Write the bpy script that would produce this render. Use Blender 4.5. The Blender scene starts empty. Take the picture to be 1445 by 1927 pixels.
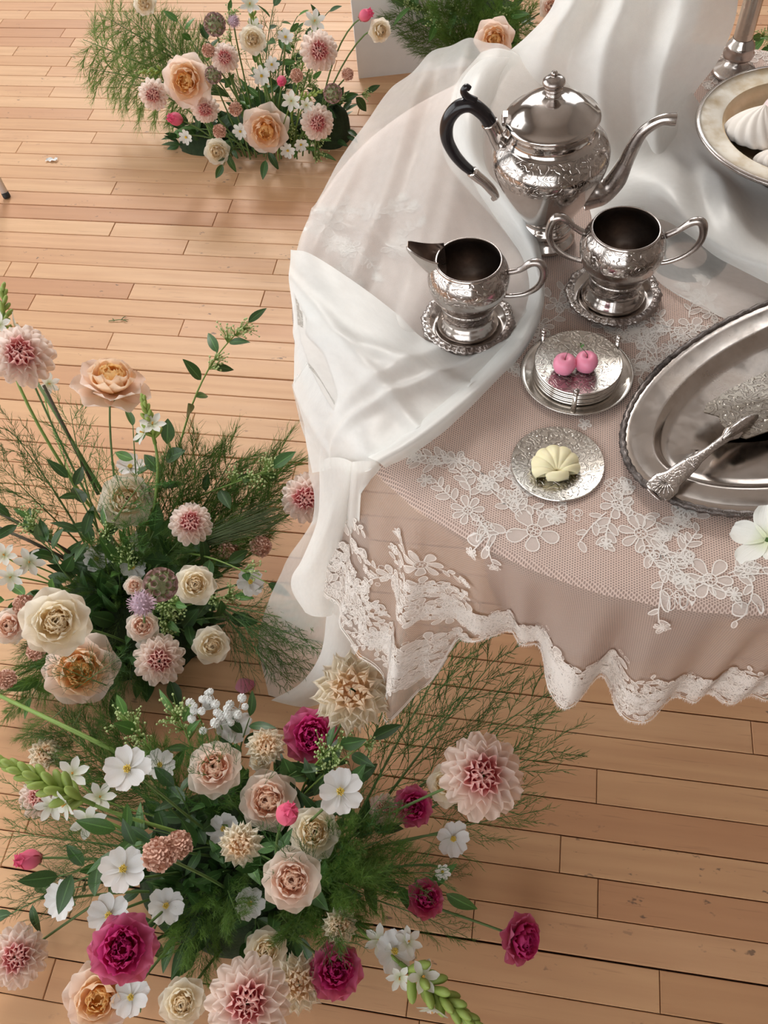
import bpy, bmesh, math, random
from math import sin, cos, pi, radians, sqrt, atan2, hypot, exp
from mathutils import Vector, Matrix, Quaternion, noise

# ------------------------------------------------------------------ camera
SC = bpy.context.scene
COL = SC.collection
FPX = 1620.0                      # focal length in pixels of the 1445 x 1927 frame
PITCH, ROLL, YAW = radians(56.45), radians(-7.13), radians(-14.48)
CAM = Vector((0.0, 0.0, 1.447))
c_f = Vector((sin(YAW) * cos(PITCH), cos(YAW) * cos(PITCH), -sin(PITCH)))
c_r0 = Vector((cos(YAW), -sin(YAW), 0.0))
c_u0 = c_r0.cross(c_f)
c_r = c_r0 * cos(ROLL) + c_u0 * sin(ROLL)
c_u = c_u0 * cos(ROLL) - c_r0 * sin(ROLL)
cam_data = bpy.data.cameras.new('camera')
cam_data.sensor_fit = 'HORIZONTAL'
cam_data.sensor_width = 36.0
cam_data.lens = FPX / 1445.0 * 36.0
cam_data.clip_start = 0.02
cam_obj = bpy.data.objects.new('camera', cam_data)
COL.objects.link(cam_obj)
m3 = Matrix((c_r, c_u, -c_f)).transposed()
cam_obj.matrix_world = Matrix.Translation(CAM) @ m3.to_4x4()
SC.camera = cam_obj

# ------------------------------------------------------------------ light
world = bpy.data.worlds.new('sky')
SC.world = world
world.use_nodes = True
bg = world.node_tree.nodes['Background']
bg.inputs[0].default_value = (0.96, 0.985, 1.0, 1.0)
bg.inputs[1].default_value = 6.6

sun = bpy.data.lights.new('sun', 'SUN')
sun.energy = 3.9
sun.angle = radians(14.0)
sun.color = (1.0, 0.955, 0.905)
sun_o = bpy.data.objects.new('sun', sun)
COL.objects.link(sun_o)
SUN_DIR = Vector((0.32, -1.0, -0.90)).normalized()      # the way the light travels
sun_o.rotation_euler = SUN_DIR.to_track_quat('-Z', 'Y').to_euler()
sun_o.location = (-1.5, 6.0, 6.0)

SC.view_settings.view_transform = 'Standard'
SC.view_settings.look = 'None'
SC.view_settings.gamma = 1.0
SC.view_settings.use_curve_mapping = False
SC.view_settings.exposure = -1.08
SC.cycles.transparent_max_bounces = 16
SC.cycles.max_bounces = 10
SC.cycles.diffuse_bounces = 5
SC.cycles.glossy_bounces = 4
SC.cycles.transmission_bounces = 8
SC.cycles.use_adaptive_sampling = True
SC.cycles.adaptive_threshold = 0.10
SC.cycles.adaptive_min_samples = 16
SC.cycles.use_denoising = True
SC.cycles.caustics_reflective = False
SC.cycles.caustics_refractive = False
SC.cycles.sample_clamp_indirect = 6.0


def portal(name, loc, sx, sy, direction):
    l = bpy.data.lights.new(name, 'AREA')
    l.shape = 'RECTANGLE'
    l.size, l.size_y = sx, sy
    l.cycles.is_portal = True
    o = bpy.data.objects.new(name, l)
    COL.objects.link(o)
    o.location = loc
    o.rotation_euler = Vector(direction).to_track_quat('-Z', 'Y').to_euler()


portal('window_light', (-1.6, 5.58, 3.8), 3.8, 3.8, (0, -1, 0))
portal('window_light', (1.85, 5.58, 3.8), 2.0, 3.8, (0, -1, 0))  # portal of the added right-hand opening
portal('window_light', (-1.5, -2.38, 2.1), 4.4, 2.8, (0, 1, 0))
portal('window_light', (-4.48, 1.0, 2.3), 6.8, 3.8, (1, 0, 0))


# ------------------------------------------------------------------ helpers
def at(px, py, z):
    """point of the place that is seen at pixel (px, py) and lies at height z"""
    d = c_r * ((px - 722.5) / FPX) - c_u * ((py - 963.5) / FPX) + c_f
    return CAM + d * ((z - CAM.z) / d.z)


def at_depth(px, py, t):
    d = c_r * ((px - 722.5) / FPX) - c_u * ((py - 963.5) / FPX) + c_f
    return CAM + d * t


def depth_of(p):
    return (p - CAM).dot(c_f)


class MB:
    """collects geometry, then links it as one mesh object"""
    def __init__(self):
        self.v, self.f, self.uv, self.mi = [], [], [], []
        self.cur = 0

    def add(self, verts, faces, uvs=None):
        b = len(self.v)
        self.v.extend([tuple(p) for p in verts])
        self.uv.extend(uvs if uvs is not None else [(p[0], p[1]) for p in verts])
        for q in faces:
            self.f.append(tuple(i + b for i in q))
            self.mi.append(self.cur)

    def grid(self, rows, uvs=None, closed=False):
        n = len(rows[0])
        vs = [p for r in rows for p in r]
        us = None if uvs is None else [p for r in uvs for p in r]
        fs = []
        for i in range(len(rows) - 1):
            for j in range(n if closed else n - 1):
                k = (j + 1) % n
                fs.append((i * n + j, i * n + k, (i + 1) * n + k, (i + 1) * n + j))
        self.add(vs, fs, us)

    def box(self, lo, hi):
        x0, y0, z0 = lo
        x1, y1, z1 = hi
        self.add([(x0, y0, z0), (x1, y0, z0), (x1, y1, z0), (x0, y1, z0), (x0, y0, z1), (x1, y0, z1), (x1, y1, z1), (x0, y1, z1)],
                 [(0, 3, 2, 1), (4, 5, 6, 7), (0, 1, 5, 4), (1, 2, 6, 5), (2, 3, 7, 6), (3, 0, 4, 7)])

    def lathe(self, prof, n=48, c=(0, 0, 0), rf=None):
        rows, uvs = [], []
        for i, (r, z) in enumerate(prof):
            row, ur = [], []
            for j in range(n):
                a = 2 * pi * j / n
                rr = r if rf is None else rf(r, z, a)
                row.append((c[0] + rr * cos(a), c[1] + rr * sin(a), c[2] + z))
                ur.append((rr * cos(a), rr * sin(a)))
            rows.append(row)
            uvs.append(ur)
        self.grid(rows, uvs, True)

    def tube(self, path, rad, n=8, cap=True, flat=1.0, ref=None):
        pts = [Vector(p) for p in path]
        k = len(pts)
        if not hasattr(rad, '__len__'):
            rad = [rad] * k
        rows = []
        nrm = None
        for i in range(k):
            t = (pts[min(i + 1, k - 1)] - pts[max(i - 1, 0)])
            if t.length < 1e-9:
                t = Vector((0, 0, 1))
            t.normalize()
            if nrm is None:
                nrm = Vector(ref) if ref is not None else (Vector((0, 0, 1)) if abs(t.z) < .9 else Vector((1, 0, 0)))
            nrm = (nrm - t * nrm.dot(t))
            if nrm.length < 1e-6:
                nrm = t.orthogonal()
            nrm.normalize()
            b = t.cross(nrm)
            rows.append([tuple(pts[i] + nrm * (rad[i] * cos(2 * pi * j / n)) + b * (rad[i] * flat * sin(2 * pi * j / n))) for j in range(n)])
        base = len(self.v)
        uvs = [[(j / n, i / max(1, k - 1)) for j in range(n)] for i in range(k)]
        self.grid(rows, uvs, True)
        if cap:
            self.f.append(tuple(base + j for j in range(n))[::-1])
            self.f.append(tuple(base + (k - 1) * n + j for j in range(n)))
            self.mi += [self.cur, self.cur]

    def ball(self, c, r, n=8, m=6, sz=1.0):
        prof = [(max(1e-5, r * sin(pi * i / m)), -r * sz * cos(pi * i / m)) for i in range(m + 1)]
        self.lathe(prof, n, c)

    def mesh(self, name, mats, smooth=True):
        me = bpy.data.meshes.new(name)
        me.from_pydata(self.v, [], self.f)
        ul = me.uv_layers.new(name='UVMap')
        li = [0] * len(me.loops)
        me.loops.foreach_get('vertex_index', li)
        flat = []
        for i in li:
            flat.extend(self.uv[i])
        ul.data.foreach_set('uv', flat)
        if smooth:
            me.polygons.foreach_set('use_smooth', [True] * len(me.polygons))
        if not isinstance(mats, (list, tuple)):
            mats = [mats]
        for m in mats:
            me.materials.append(m)
        if len(mats) > 1:
            me.polygons.foreach_set('material_index', self.mi)
        me.update()
        return me

    def build(self, name, mats, parent=None, smooth=True, kind=None):
        o = bpy.data.objects.new(name, self.mesh(name, mats, smooth))
        COL.objects.link(o)
        if parent is not None:
            o.parent = parent
        if kind:
            o['kind'] = kind
        return o


def link(name, me, parent=None, M=None):
    o = bpy.data.objects.new(name, me)
    COL.objects.link(o)
    if parent is not None:
        o.parent = parent
    if M is not None:
        o.matrix_local = M
    return o


def thing(name, label, cat, loc=(0, 0, 0), group=None, rz=0.0):
    o = bpy.data.objects.new(name, None)
    o.empty_display_size = .02
    COL.objects.link(o)
    o.location = loc
    o.rotation_euler = (0, 0, rz)
    return tag(o, label, cat, group)


def tag(o, label, cat, group=None, kind=None):
    o['label'] = label
    o['category'] = cat
    if group:
        o['group'] = group
    if kind:
        o['kind'] = kind
    return o


def struct(o, label=None):
    o['kind'] = 'structure'
    if label:
        o['label'] = label
    return o


def spline(pts, n):
    """Catmull-Rom through a list of vectors, n points"""
    pts = [Vector(p) for p in pts]
    k = len(pts)
    out = []
    for i in range(n):
        x = i / (n - 1) * (k - 1)
        j = min(int(x), k - 2)
        t = x - j
        p0 = pts[j - 1] if j > 0 else pts[j] * 2 - pts[j + 1]
        p1, p2 = pts[j], pts[j + 1]
        p3 = pts[j + 2] if j + 2 < k else pts[j + 1] * 2 - pts[j]
        out.append(.5 * ((2 * p1) + (p2 - p0) * t + (2 * p0 - 5 * p1 + 4 * p2 - p3) * t * t + (3 * p1 - p0 - 3 * p2 + p3) * t ** 3))
    return out


def lerp_table(tab, x):
    """smooth interpolation in a sorted list of (x, value)"""
    if x <= tab[0][0]:
        return tab[0][1]
    for (x0, v0), (x1, v1) in zip(tab, tab[1:]):
        if x <= x1:
            t = (x - x0) / (x1 - x0)
            t = t * t * (3 - 2 * t)
            return v0 + (v1 - v0) * t
    return tab[-1][1]


# ------------------------------------------------------------------ materials
class NT:
    def __init__(self, name):
        self.m = bpy.data.materials.new(name)
        self.m.use_nodes = True
        self.t = self.m.node_tree
        self.t.nodes.clear()
        self.out = self.t.nodes.new('ShaderNodeOutputMaterial')

    def n(self, typ, **kw):
        nd = self.t.nodes.new('ShaderNode' + typ)
        for k, v in kw.items():
            if k.startswith('i_'):
                key = k[2:]
                key = int(key) if key.isdigit() else key
                self.set(nd, key, v)
            else:
                setattr(nd, k, v)
        return nd

    def set(self, nd, key, v):
        s = nd.inputs[key]
        if hasattr(v, 'is_output'):
            self.t.links.new(v, s)
        elif hasattr(v, 'outputs'):
            self.t.links.new(v.outputs[0], s)
        else:
            if isinstance(v, (tuple, list)) and len(v) == 3 and s.type == 'RGBA':
                v = (*v, 1.0)
            s.default_value = v

    def math(self, op, a, b=0.0, c=0.0):
        nd = self.n('Math', operation=op)
        self.set(nd, 0, a)
        self.set(nd, 1, b)
        self.set(nd, 2, c)
        return nd.outputs[0]

    def mixc(self, fac, a, b, mode='MIX'):
        nd = self.n('Mix', data_type='RGBA', blend_type=mode)
        self.set(nd, 0, fac)
        self.set(nd, 6, a)
        self.set(nd, 7, b)
        return nd.outputs[2]

    def ramp(self, fac, stops, interp='LINEAR'):
        nd = self.n('ValToRGB')
        self.set(nd, 0, fac)
        cr = nd.color_ramp
        cr.interpolation = interp
        while len(cr.elements) < len(stops):
            cr.elements.new(.5)
        for e, (p, c) in zip(cr.elements, stops):
            e.position = p
            e.color = (*c, 1.0) if len(c) == 3 else c
        return nd.outputs[0]

    def noise(self, vec, scale, detail=2.0, rough=.5, out=0):
        nd = self.n('TexNoise')
        if vec is not None:
            self.set(nd, 'Vector', vec)
        self.set(nd, 'Scale', scale)
        self.set(nd, 'Detail', detail)
        self.set(nd, 'Roughness', rough)
        return nd.outputs[out]

    def mapping(self, vec, scale=(1, 1, 1), loc=(0, 0, 0)):
        nd = self.n('Mapping')
        self.set(nd, 0, vec)
        self.set(nd, 'Scale', scale)
        self.set(nd, 'Location', loc)
        return nd.outputs[0]

    def bump(self, h, strength=.3, dist=.001):
        nd = self.n('Bump')
        self.set(nd, 'Height', h)
        self.set(nd, 'Strength', strength)
        self.set(nd, 'Distance', dist)
        return nd.outputs[0]

    def principled(self, **kw):
        nd = self.n('BsdfPrincipled')
        for k, v in kw.items():
            self.set(nd, k.replace('_', ' '), v)
        return nd

    def finish(self, sh):
        self.t.links.new(sh.outputs[0] if hasattr(sh, 'outputs') else sh, self.out.inputs[0])
        return self.m


def coord(T, which='Object'):
    return T.n('TexCoord').outputs[which]


def plain(name, col, rough=.6, metal=0.0, var=.12, vscale=30.0, **kw):
    T = NT(name)
    nz = T.noise(coord(T), vscale, 3)
    f = T.math('MULTIPLY_ADD', nz, 2 * var, 1 - var)
    c = T.mixc(1.0, col, f, 'MULTIPLY')
    return T.finish(T.principled(Base_Color=c, Roughness=rough, Metallic=metal, **kw))


def m_wood_floor():
    T = NT('floorboard_maple')
    oc = coord(T)
    oi = T.n('ObjectInfo')
    rnd = oi.outputs['Random']
    off = T.n('CombineXYZ', i_0=T.math('MULTIPLY', rnd, 37.0), i_1=T.math('MULTIPLY', rnd, 91.0), i_2=0.0)
    p = T.n('VectorMath', operation='ADD', i_0=oc, i_1=off).outputs[0]
    g1 = T.noise(T.mapping(p, (3.0, 60.0, 60.0)), 1.0, 4, .6)
    g2 = T.noise(T.mapping(p, (9.0, 190.0, 190.0)), 1.0, 2, .6)
    fig = T.noise(T.mapping(p, (2.2, 11.0, 11.0)), 1.0, 2, .5)
    rg = T.n('TexWave', wave_type='BANDS', bands_direction='Y', i_0=T.mapping(p, (.9, 11.0, 1.0)), i_1=1.0, i_2=9.0, i_3=2.0, i_4=1.2)
    base = T.ramp(rnd, [(0.0, (.555, .305, .155)), (.35, (.635, .372, .197)), (.6, (.66, .405, .225)), (.8, (.595, .325, .172)), (1.0, (.505, .258, .132))])
    c = T.mixc(T.math('MULTIPLY', T.math('SUBTRACT', g1, .42), .55), base, (.40, .20, .10))
    c = T.mixc(T.ramp(fig, [(.52, (0, 0, 0)), (.75, (.38, .38, .38))]), c, (.46, .22, .11))
    c = T.mixc(T.math('MULTIPLY', rg.outputs[1], .12), c, (.38, .18, .09))
    c = T.mixc(T.ramp(g2, [(.62, (0, 0, 0)), (.75, (.35, .35, .35))]), c, (.30, .15, .08))
    # worn dark flecks and old marks
    st = T.noise(T.mapping(p, (30.0, 55.0, 30.0)), 1.0, 3, .65)
    st2 = T.noise(p, 3.2, 2, .5)
    fleck = T.math('MULTIPLY', T.ramp(st, [(.635, (0, 0, 0)), (.69, (1, 1, 1))]), T.ramp(st2, [(.5, (0, 0, 0)), (.62, (1, 1, 1))]))
    c = T.mixc(T.math('MULTIPLY', fleck, .75), c, (.10, .07, .055))
    bmp = T.bump(g1, .12, .0006)
    return T.finish(T.principled(Base_Color=c, Roughness=T.math('MULTIPLY_ADD', g1, .25, .36), Normal=bmp, Specular_IOR_Level=.35))


def m_silver(name, tarnish=.4, engrave=0.0, escale=55.0, rough=.10, tint=(.60, .555, .52), stain=(.21, .16, .145), radial=False):
    T = NT(name)
    oc = coord(T)
    n1 = T.noise(oc, 28.0, 5, .62)
    n2 = T.noise(oc, 9.0, 3, .55)
    mask = T.math('MULTIPLY', T.ramp(n1, [(.42, (0, 0, 0)), (.74, (1, 1, 1))]), tarnish)
    mask = T.math('ADD', mask, T.math('MULTIPLY', T.ramp(n2, [(.4, (0, 0, 0)), (.7, (1, 1, 1))]), tarnish * .55))
    c = T.mixc(mask, tint, stain)
    kw = {}
    if engrave > 0:
        v = T.noise(oc, escale, 2.0, .45)
        ln = T.math('SINE', T.math('MULTIPLY', v, 46.0))
        ln = T.ramp(T.math('MULTIPLY_ADD', ln, .5, .5), [(.25, (0, 0, 0)), (.6, (1, 1, 1))])
        kw['Normal'] = T.bump(ln, engrave, .0007)
        c = T.mixc(T.math('MULTIPLY', T.math('SUBTRACT', 1.0, ln), .35), c, (.22, .18, .16))
    r = T.math('MULTIPLY_ADD', mask, .30, rough)
    return T.finish(T.principled(Base_Color=c, Metallic=1.0, Roughness=r, **kw))


def m_petal(name, base, mid, tip, rough=.55, trans=.28, vein=.25, v0=.0, v1=.45, v2=.95):
    """petal colour runs from the claw (UV v = 0) to the tip (v = 1)"""
    T = NT(name)
    uv = T.n('SeparateXYZ', i_0=coord(T, 'UV'))
    rnd = T.n('ObjectInfo').outputs['Random']
    v = T.math('MULTIPLY_ADD', T.noise(coord(T), 60.0, 2), .14, T.math('SUBTRACT', uv.outputs[1], .07))
    c = T.ramp(v, [(v0, base), (v1, mid), (v2, tip)])
    streak = T.noise(T.n('CombineXYZ', i_0=T.math('MULTIPLY', uv.outputs[0], 26.0), i_1=T.math('MULTIPLY', uv.outputs[1], 1.5), i_2=T.math('MULTIPLY', rnd, 40.0)), 1.0, 2)
    c = T.mixc(T.math('MULTIPLY', streak, .22 * vein * 2), c, T.mixc(.4, c, base))
    f = T.math('MULTIPLY_ADD', rnd, .08, .94)
    c = T.mixc(1.0, c, f, 'MULTIPLY')
    nrm = T.bump(streak, .25, .0008)
    p = T.principled(Base_Color=c, Roughness=rough, Specular_IOR_Level=.25, Normal=nrm)
    tr = T.n('BsdfTranslucent', i_0=c, i_1=nrm)
    return T.finish(T.n('MixShader', i_0=trans, i_1=p, i_2=tr))


def m_leaf(name, dark, light, rough=.38, trans=.15):
    T = NT(name)
    uv = T.n('SeparateXYZ', i_0=coord(T, 'UV'))
    rnd = T.n('ObjectInfo').outputs['Random']
    c = T.mixc(T.noise(coord(T), 45.0, 3), dark, light)
    rib = T.math('ABSOLUTE', T.math('SUBTRACT', uv.outputs[0], .5))
    c = T.mixc(T.ramp(rib, [(.0, (1, 1, 1)), (.05, (0, 0, 0))]), c, tuple(min(1, a * 1.8 + .02) for a in light))
    c = T.mixc(1.0, c, T.math('MULTIPLY_ADD', rnd, .5, .72), 'MULTIPLY')
    h = T.math('SINE', T.math('MULTIPLY', T.math('ADD', T.math('MULTIPLY', rib, 1.4), uv.outputs[1]), 55.0))
    p = T.principled(Base_Color=c, Roughness=rough, Normal=T.bump(h, .12, .0005))
    tr = T.n('BsdfTranslucent', i_0=c)
    return T.finish(T.n('MixShader', i_0=trans, i_1=p, i_2=tr))


def m_organza(name='organza', base=.70):
    """sheer woven silk: part of the light passes straight through the weave"""
    T = NT(name)
    uv = coord(T, 'UV')
    w = T.noise(T.mapping(uv, (900, 900, 1)), 1.0, 1)
    slub = T.noise(T.mapping(uv, (40, 40, 1)), 1.0, 4, .6)
    op = T.math('MULTIPLY_ADD', w, .16, base - .08)
    op = T.math('ADD', op, T.math('MULTIPLY', T.math('SUBTRACT', slub, .5), .12))
    col = (.955, .955, .925)
    nrm = T.bump(slub, .10, .002)
    d = T.n('BsdfDiffuse', i_0=col, i_2=nrm)
    tl = T.n('BsdfTranslucent', i_0=col, i_1=nrm)
    gl = T.n('BsdfGlossy', i_0=(.95, .94, .92), i_1=.42)
    body = T.n('MixShader', i_0=.06, i_1=T.n('MixShader', i_0=.34, i_1=d, i_2=tl), i_2=gl)
    tp = T.n('BsdfTransparent', i_0=(1, 1, 1))
    return T.finish(T.n('MixShader', i_0=T.math('MINIMUM', op, .97), i_1=tp, i_2=body))


def m_net(name='lace_net', hole=.34, gain=.62, col=(.88, .73, .65)):
    """fine hexagonal tulle: threads round small open holes"""
    T = NT(name)
    uv = T.n('SeparateXYZ', i_0=coord(T, 'UV'))
    u, v = uv.outputs[0], uv.outputs[1]
    k = 2 * pi / .0024
    a = T.math('MULTIPLY', u, k)
    hu, hv = T.math('MULTIPLY', u, k * .5), T.math('MULTIPLY', v, k * .8660254)
    s = T.math('ADD', T.math('COSINE', a), T.math('ADD', T.math('COSINE', T.math('ADD', hu, hv)), T.math('COSINE', T.math('SUBTRACT', hu, hv))))
    thread = T.ramp(T.math('MULTIPLY_ADD', s, .22222, .33333), [(.26, (1, 1, 1)), (.40, (0, 0, 0))])
    op = T.math('MULTIPLY_ADD', thread, gain, hole)
    d = T.n('MixShader', i_0=.3, i_1=T.n('BsdfDiffuse', i_0=col), i_2=T.n('BsdfTranslucent', i_0=col))
    return T.finish(T.n('MixShader', i_0=op, i_1=T.n('BsdfTransparent', i_0=(1, 1, 1)), i_2=d))


def m_lace(name, col, op, weave):
    T = NT(name)
    uv = coord(T, 'UV')
    w = T.noise(T.mapping(uv, (weave, weave, 1)), 1.0, 1)
    o = T.math('MULTIPLY_ADD', w, .5, op - .25)
    d = T.n('MixShader', i_0=.12, i_1=T.n('BsdfDiffuse', i_0=col), i_2=T.n('BsdfTranslucent', i_0=col))
    return T.finish(T.n('MixShader', i_0=T.math('MINIMUM', o, 1.0), i_1=T.n('BsdfTransparent', i_0=(1, 1, 1)), i_2=d))


rng = random.Random(7)

# ================================================================== the room
M_plaster = plain('painted_plaster', (.30, .265, .235), .8, var=.05, vscale=4)
M_frame = plain('window_frame_paint', (.20, .19, .18), .5, var=.05)
M_ceil = plain('ceiling_paint', (.50, .46, .42), .85, var=.04, vscale=3)
X0, X1, Y0, Y1, ZC = -4.5, 3.0, -2.4, 5.6, 6.4


def wall_with_opening(name, axis, pos, a0, a1, openings, z0, z1, thick=.12):
    """a wall in the plane axis = pos, running a0..a1, with window openings between z0 and z1"""
    mb = MB()
    def b(p0, p1, q0, q1):
        if p1 - p0 < 1e-3 or q1 - q0 < 1e-3:
            return
        lo, hi = (pos, pos + thick) if pos > 0 else (pos - thick, pos)
        if axis == 'y':
            mb.box((p0, lo, q0), (p1, hi, q1))
        else:
            mb.box((lo, p0, q0), (hi, p1, q1))
    x = a0
    for o0, o1 in openings:
        b(x, o0, 0, ZC)
        b(o0, o1, 0, z0)
        b(o0, o1, z1, ZC)
        x = o1
    b(x, a1, 0, ZC)
    return struct(mb.build(name, M_plaster, smooth=False))


wall_with_opening('wall_back', 'y', Y1, X0 - .12, X1 + .12, [(-3.4, .2), (.9, 2.8)], 2.0, 5.7)  # right-hand opening is added so the tray mirrors bright sky
wall_with_opening('wall_left', 'x', X0, Y0, Y1, [(-2.2, 4.4)], .4, 4.2)
mb = MB(); mb.box((X1, Y0, 0), (X1 + .12, Y1, ZC)); struct(mb.build('wall_right', M_plaster, smooth=False))
wall_with_opening('wall_front', 'y', Y0, X0 - .12, X1 + .12, [(-3.6, .6)], .7, 3.5)
mb = MB(); mb.box((X0 - .12, Y0 - .12, ZC), (X1 + .12, Y1 + .12, ZC + .1)); struct(mb.build('ceiling', M_ceil, smooth=False))


def window(name, axis, pos, a0, a1, z0, z1, nv, nh):
    w = bpy.data.objects.new(name, None); COL.objects.link(w); struct(w)
    def bar(p0, p1, q0, q1, nm):
        m = MB()
        if axis == 'y':
            m.box((p0, pos - .02, q0), (p1, pos + .04, q1))
        else:
            m.box((pos - .04, p0, q0), (pos + .02, p1, q1))
        m.build(nm, M_frame, w, smooth=False)
    for i in range(nv + 1):
        x = a0 + (a1 - a0) * i / nv
        bar(x - .025, x + .025, z0, z1, 'mullion')
    for i in range(nh + 1):
        z = z0 + (z1 - z0) * i / nh
        bar(a0, a1, z - .02, z + .02, 'glazing_bar')


window('window_1', 'y', Y1, -3.4, .2, 2.0, 5.7, 3, 3)
window('window_2', 'x', X0, -2.2, 4.4, .4, 4.2, 5, 3)

window('added_window', 'y', Y1, .9, 2.8, 2.0, 5.7, 2, 3)  # made-up window, added to brighten the tray's reflection
window('window_3', 'y', Y0, -3.6, .6, .7, 3.5, 4, 3)

# ------------------------------------------------------------------ floor of narrow boards
M_board = m_wood_floor()
M_gap = plain('floor_gap_dirt', (.035, .025, .02), .9)
floor = struct(bpy.data.objects.new('floor', None), 'worn narrow honey-coloured maple floorboards')
COL.objects.link(floor)
mb = MB(); mb.box((X0, Y0, -.05), (X1, Y1, -.012)); mb.build('subfloor', M_gap, floor, smooth=False)
BW, PH = .057, .006
joints_px = [(1123, 1477), (1415, 1384), (1242, 1870), (90, 1851), (11, 1603), (92, 133), (118, 62), (37, 275), (215, 352), (433, 388), (211, 431),
             (518, 500), (247, 546), (494, 561), (341, 617), (569, 775), (553, 890), (369, 833), (172, 213), (52, 27), (105, 5), (175, 262), (174, 152), (97, 173), (128, 118), (30, 95),
             (3, 41), (500, 1040), (385, 318), (444, 340), (66, 505), (15, 505)]
known = {}
for p in joints_px:
    q = at(p[0], p[1], 0)
    known.setdefault(math.floor((q.y - PH) / BW), []).append(q.x)
PX0, PX1, PY0, PY1 = -2.35, 1.05, -.42, 3.35


def plank_mesh(mb, x0, x1, y0, y1, dz):
    b = .0011
    z = dz
    mb.add([(x0, y0, z - .0015), (x1, y0, z - .0015), (x1, y1, z - .0015), (x0, y1, z - .0015),
            (x0 + b, y0 + b, z), (x1 - b, y0 + b, z), (x1 - b, y1 - b, z), (x0 + b, y1 - b, z),
            (x0, y0, z - .012), (x1, y0, z - .012), (x1, y1, z - .012), (x0, y1, z - .012)],
           [(4, 5, 6, 7), (0, 1, 5, 4), (1, 2, 6, 5), (2, 3, 7, 6), (3, 0, 4, 7), (8, 9, 1, 0), (9, 10, 2, 1), (10, 11, 3, 2), (11, 8, 0, 3)])


rest = MB()
row = math.floor((Y0 - PH) / BW)
while row * BW + PH < Y1:
    y0, y1 = row * BW + PH, row * BW + PH + BW
    inside = PY0 < y0 < PY1
    xs = list(known.get(row, [])) if inside else []
    cuts = []
    x = X0 + rng.uniform(.1, .8)
    while x < X1:
        cuts.append(x)
        x += rng.uniform(.65, 1.25)
    cuts = [c for c in cuts if all(abs(c - k) > .38 for k in xs)] + xs
    cuts = sorted([X0] + cuts + [X1])
    for x0, x1 in zip(cuts, cuts[1:]):
        g0 = rng.uniform(.0006, .0013) + (.0014 if rng.random() < .18 else 0)
        g1 = rng.uniform(.0002, .0007)
        dz = rng.uniform(-.0004, .0004)
        if inside and x1 > PX0 and x0 < PX1:
            m = MB()
            cx = (x0 + x1) / 2
            plank_mesh(m, x0 - cx + .0005, x1 - cx - .0005, -BW / 2 + g0, BW / 2 - g1, dz)
            o = m.build('plank', M_board, floor, smooth=False)
            o.location = (cx, (y0 + y1) / 2, 0)
        else:
            plank_mesh(rest, x0 + .0005, x1 - .0005, y0 + g0, y1 - g1, dz)
    row += 1
rest.build('outer_planks', M_board, floor, smooth=False, kind='stuff')

# ================================================================== table and lace cloth
TC = Vector((.1908, .8743, 0))
TR, TZ = .481, .72
M_table = plain('table_wood', (.40, .235, .17), .5, var=.2, vscale=9)
tb = thing('round_table', 'round table hidden under the lace cloth, carrying the silver tea set', 'table', (TC.x, TC.y, 0))
mb = MB(); mb.lathe([(.001, .695), (TR - .008, .695), (TR - .002, .70), (TR - .002, .716), (TR - .006, .7195), (.001, .7195)], 96); mb.build('tabletop', M_table, tb)
mb = MB(); mb.lathe([(.045, .03), (.05, .06), (.035, .12), (.032, .4), (.04, .6), (.09, .68), (.10, .695)], 32); mb.build('pedestal', M_table, tb)
mb = MB(); mb.lathe([(.001, 0), (.22, 0), (.225, .012), (.20, .025), (.06, .04), (.001, .045)], 48); mb.build('base', M_table, tb)

hem_px = [(640, 1170, .40), (690, 1232, .36), (745, 1347, .27), (800, 1292, .31), (868, 1200, .43), (930, 1192, .475), (1005, 1200, .48), (1052, 1322, .455), (1130, 1282, .47), (1202, 1358, .455),
          (1290, 1300, .48), (1350, 1316, .465), (1400, 1302, .475), (1460, 1318, .46)]
hem_r, hem_z = [], []
for p in hem_px:
    q = at(*p)
    a = math.degrees(atan2(q.y - TC.y, q.x - TC.x))
    hem_r.append((a, hypot(q.x - TC.x, q.y - TC.y)))
    hem_z.append((a, p[2]))
hem_r.sort(); hem_z.sort()
A_LO, A_HI = hem_r[0][0], hem_r[-1][0]


def hem(phi):
    a = math.degrees(phi)
    while a > 180: a -= 360
    while a < -180: a += 360
    if A_LO <= a <= A_HI:
        return lerp_table(hem_r, a), lerp_table(hem_z, a)
    t = min(abs(a - A_LO), abs(a - A_HI), 20) / 20
    rr, zz = TR + .03 + .025 * sin(phi * 13), .44 + .03 * sin(phi * 4)
    if a < A_LO or a > 120:
        rr = TR - .012 + .006 * sin(phi * 15)
    e = hem_r[0][1] if abs(a - A_LO) < abs(a - A_HI) else hem_r[-1][1]
    ez = hem_z[0][1] if abs(a - A_LO) < abs(a - A_HI) else hem_z[-1][1]
    return e + (rr - e) * t, ez + (zz - ez) * t


def cloth(rho, phi, off=0.0):
    """point of the lace cloth: rho is measured along the cloth from its centre"""
    if rho <= TR - .004:
        return Vector((TC.x + rho * cos(phi), TC.y + rho * sin(phi), TZ + .0008 + off))
    s = rho - (TR - .004)
    if off > 0:
        off = off * 1.5 + .0024 * min(1, s / .02)       # threads stand proud of the gathered net
    hr, hz = hem(phi)
    L = TZ - hz
    t = min(s / L, 1.02)
    edge = .007 * (1 - exp(-s / .006))
    rip = (.009 + .004 * exp(-((phi + 2.15) / .22) ** 2)) * sin(phi * 46 + 1.3) + .006 * sin(phi * 71)
    r = TR - .002 + edge + (hr - TR - .004) * t ** 1.25 + rip * t ** .8 * (1 - .3 * t) + off
    z = TZ + .0008 - .004 * (1 - exp(-s / .004)) - (L - .004) * t + off * .3
    return Vector((TC.x + r * cos(phi), TC.y + r * sin(phi), z))


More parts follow.
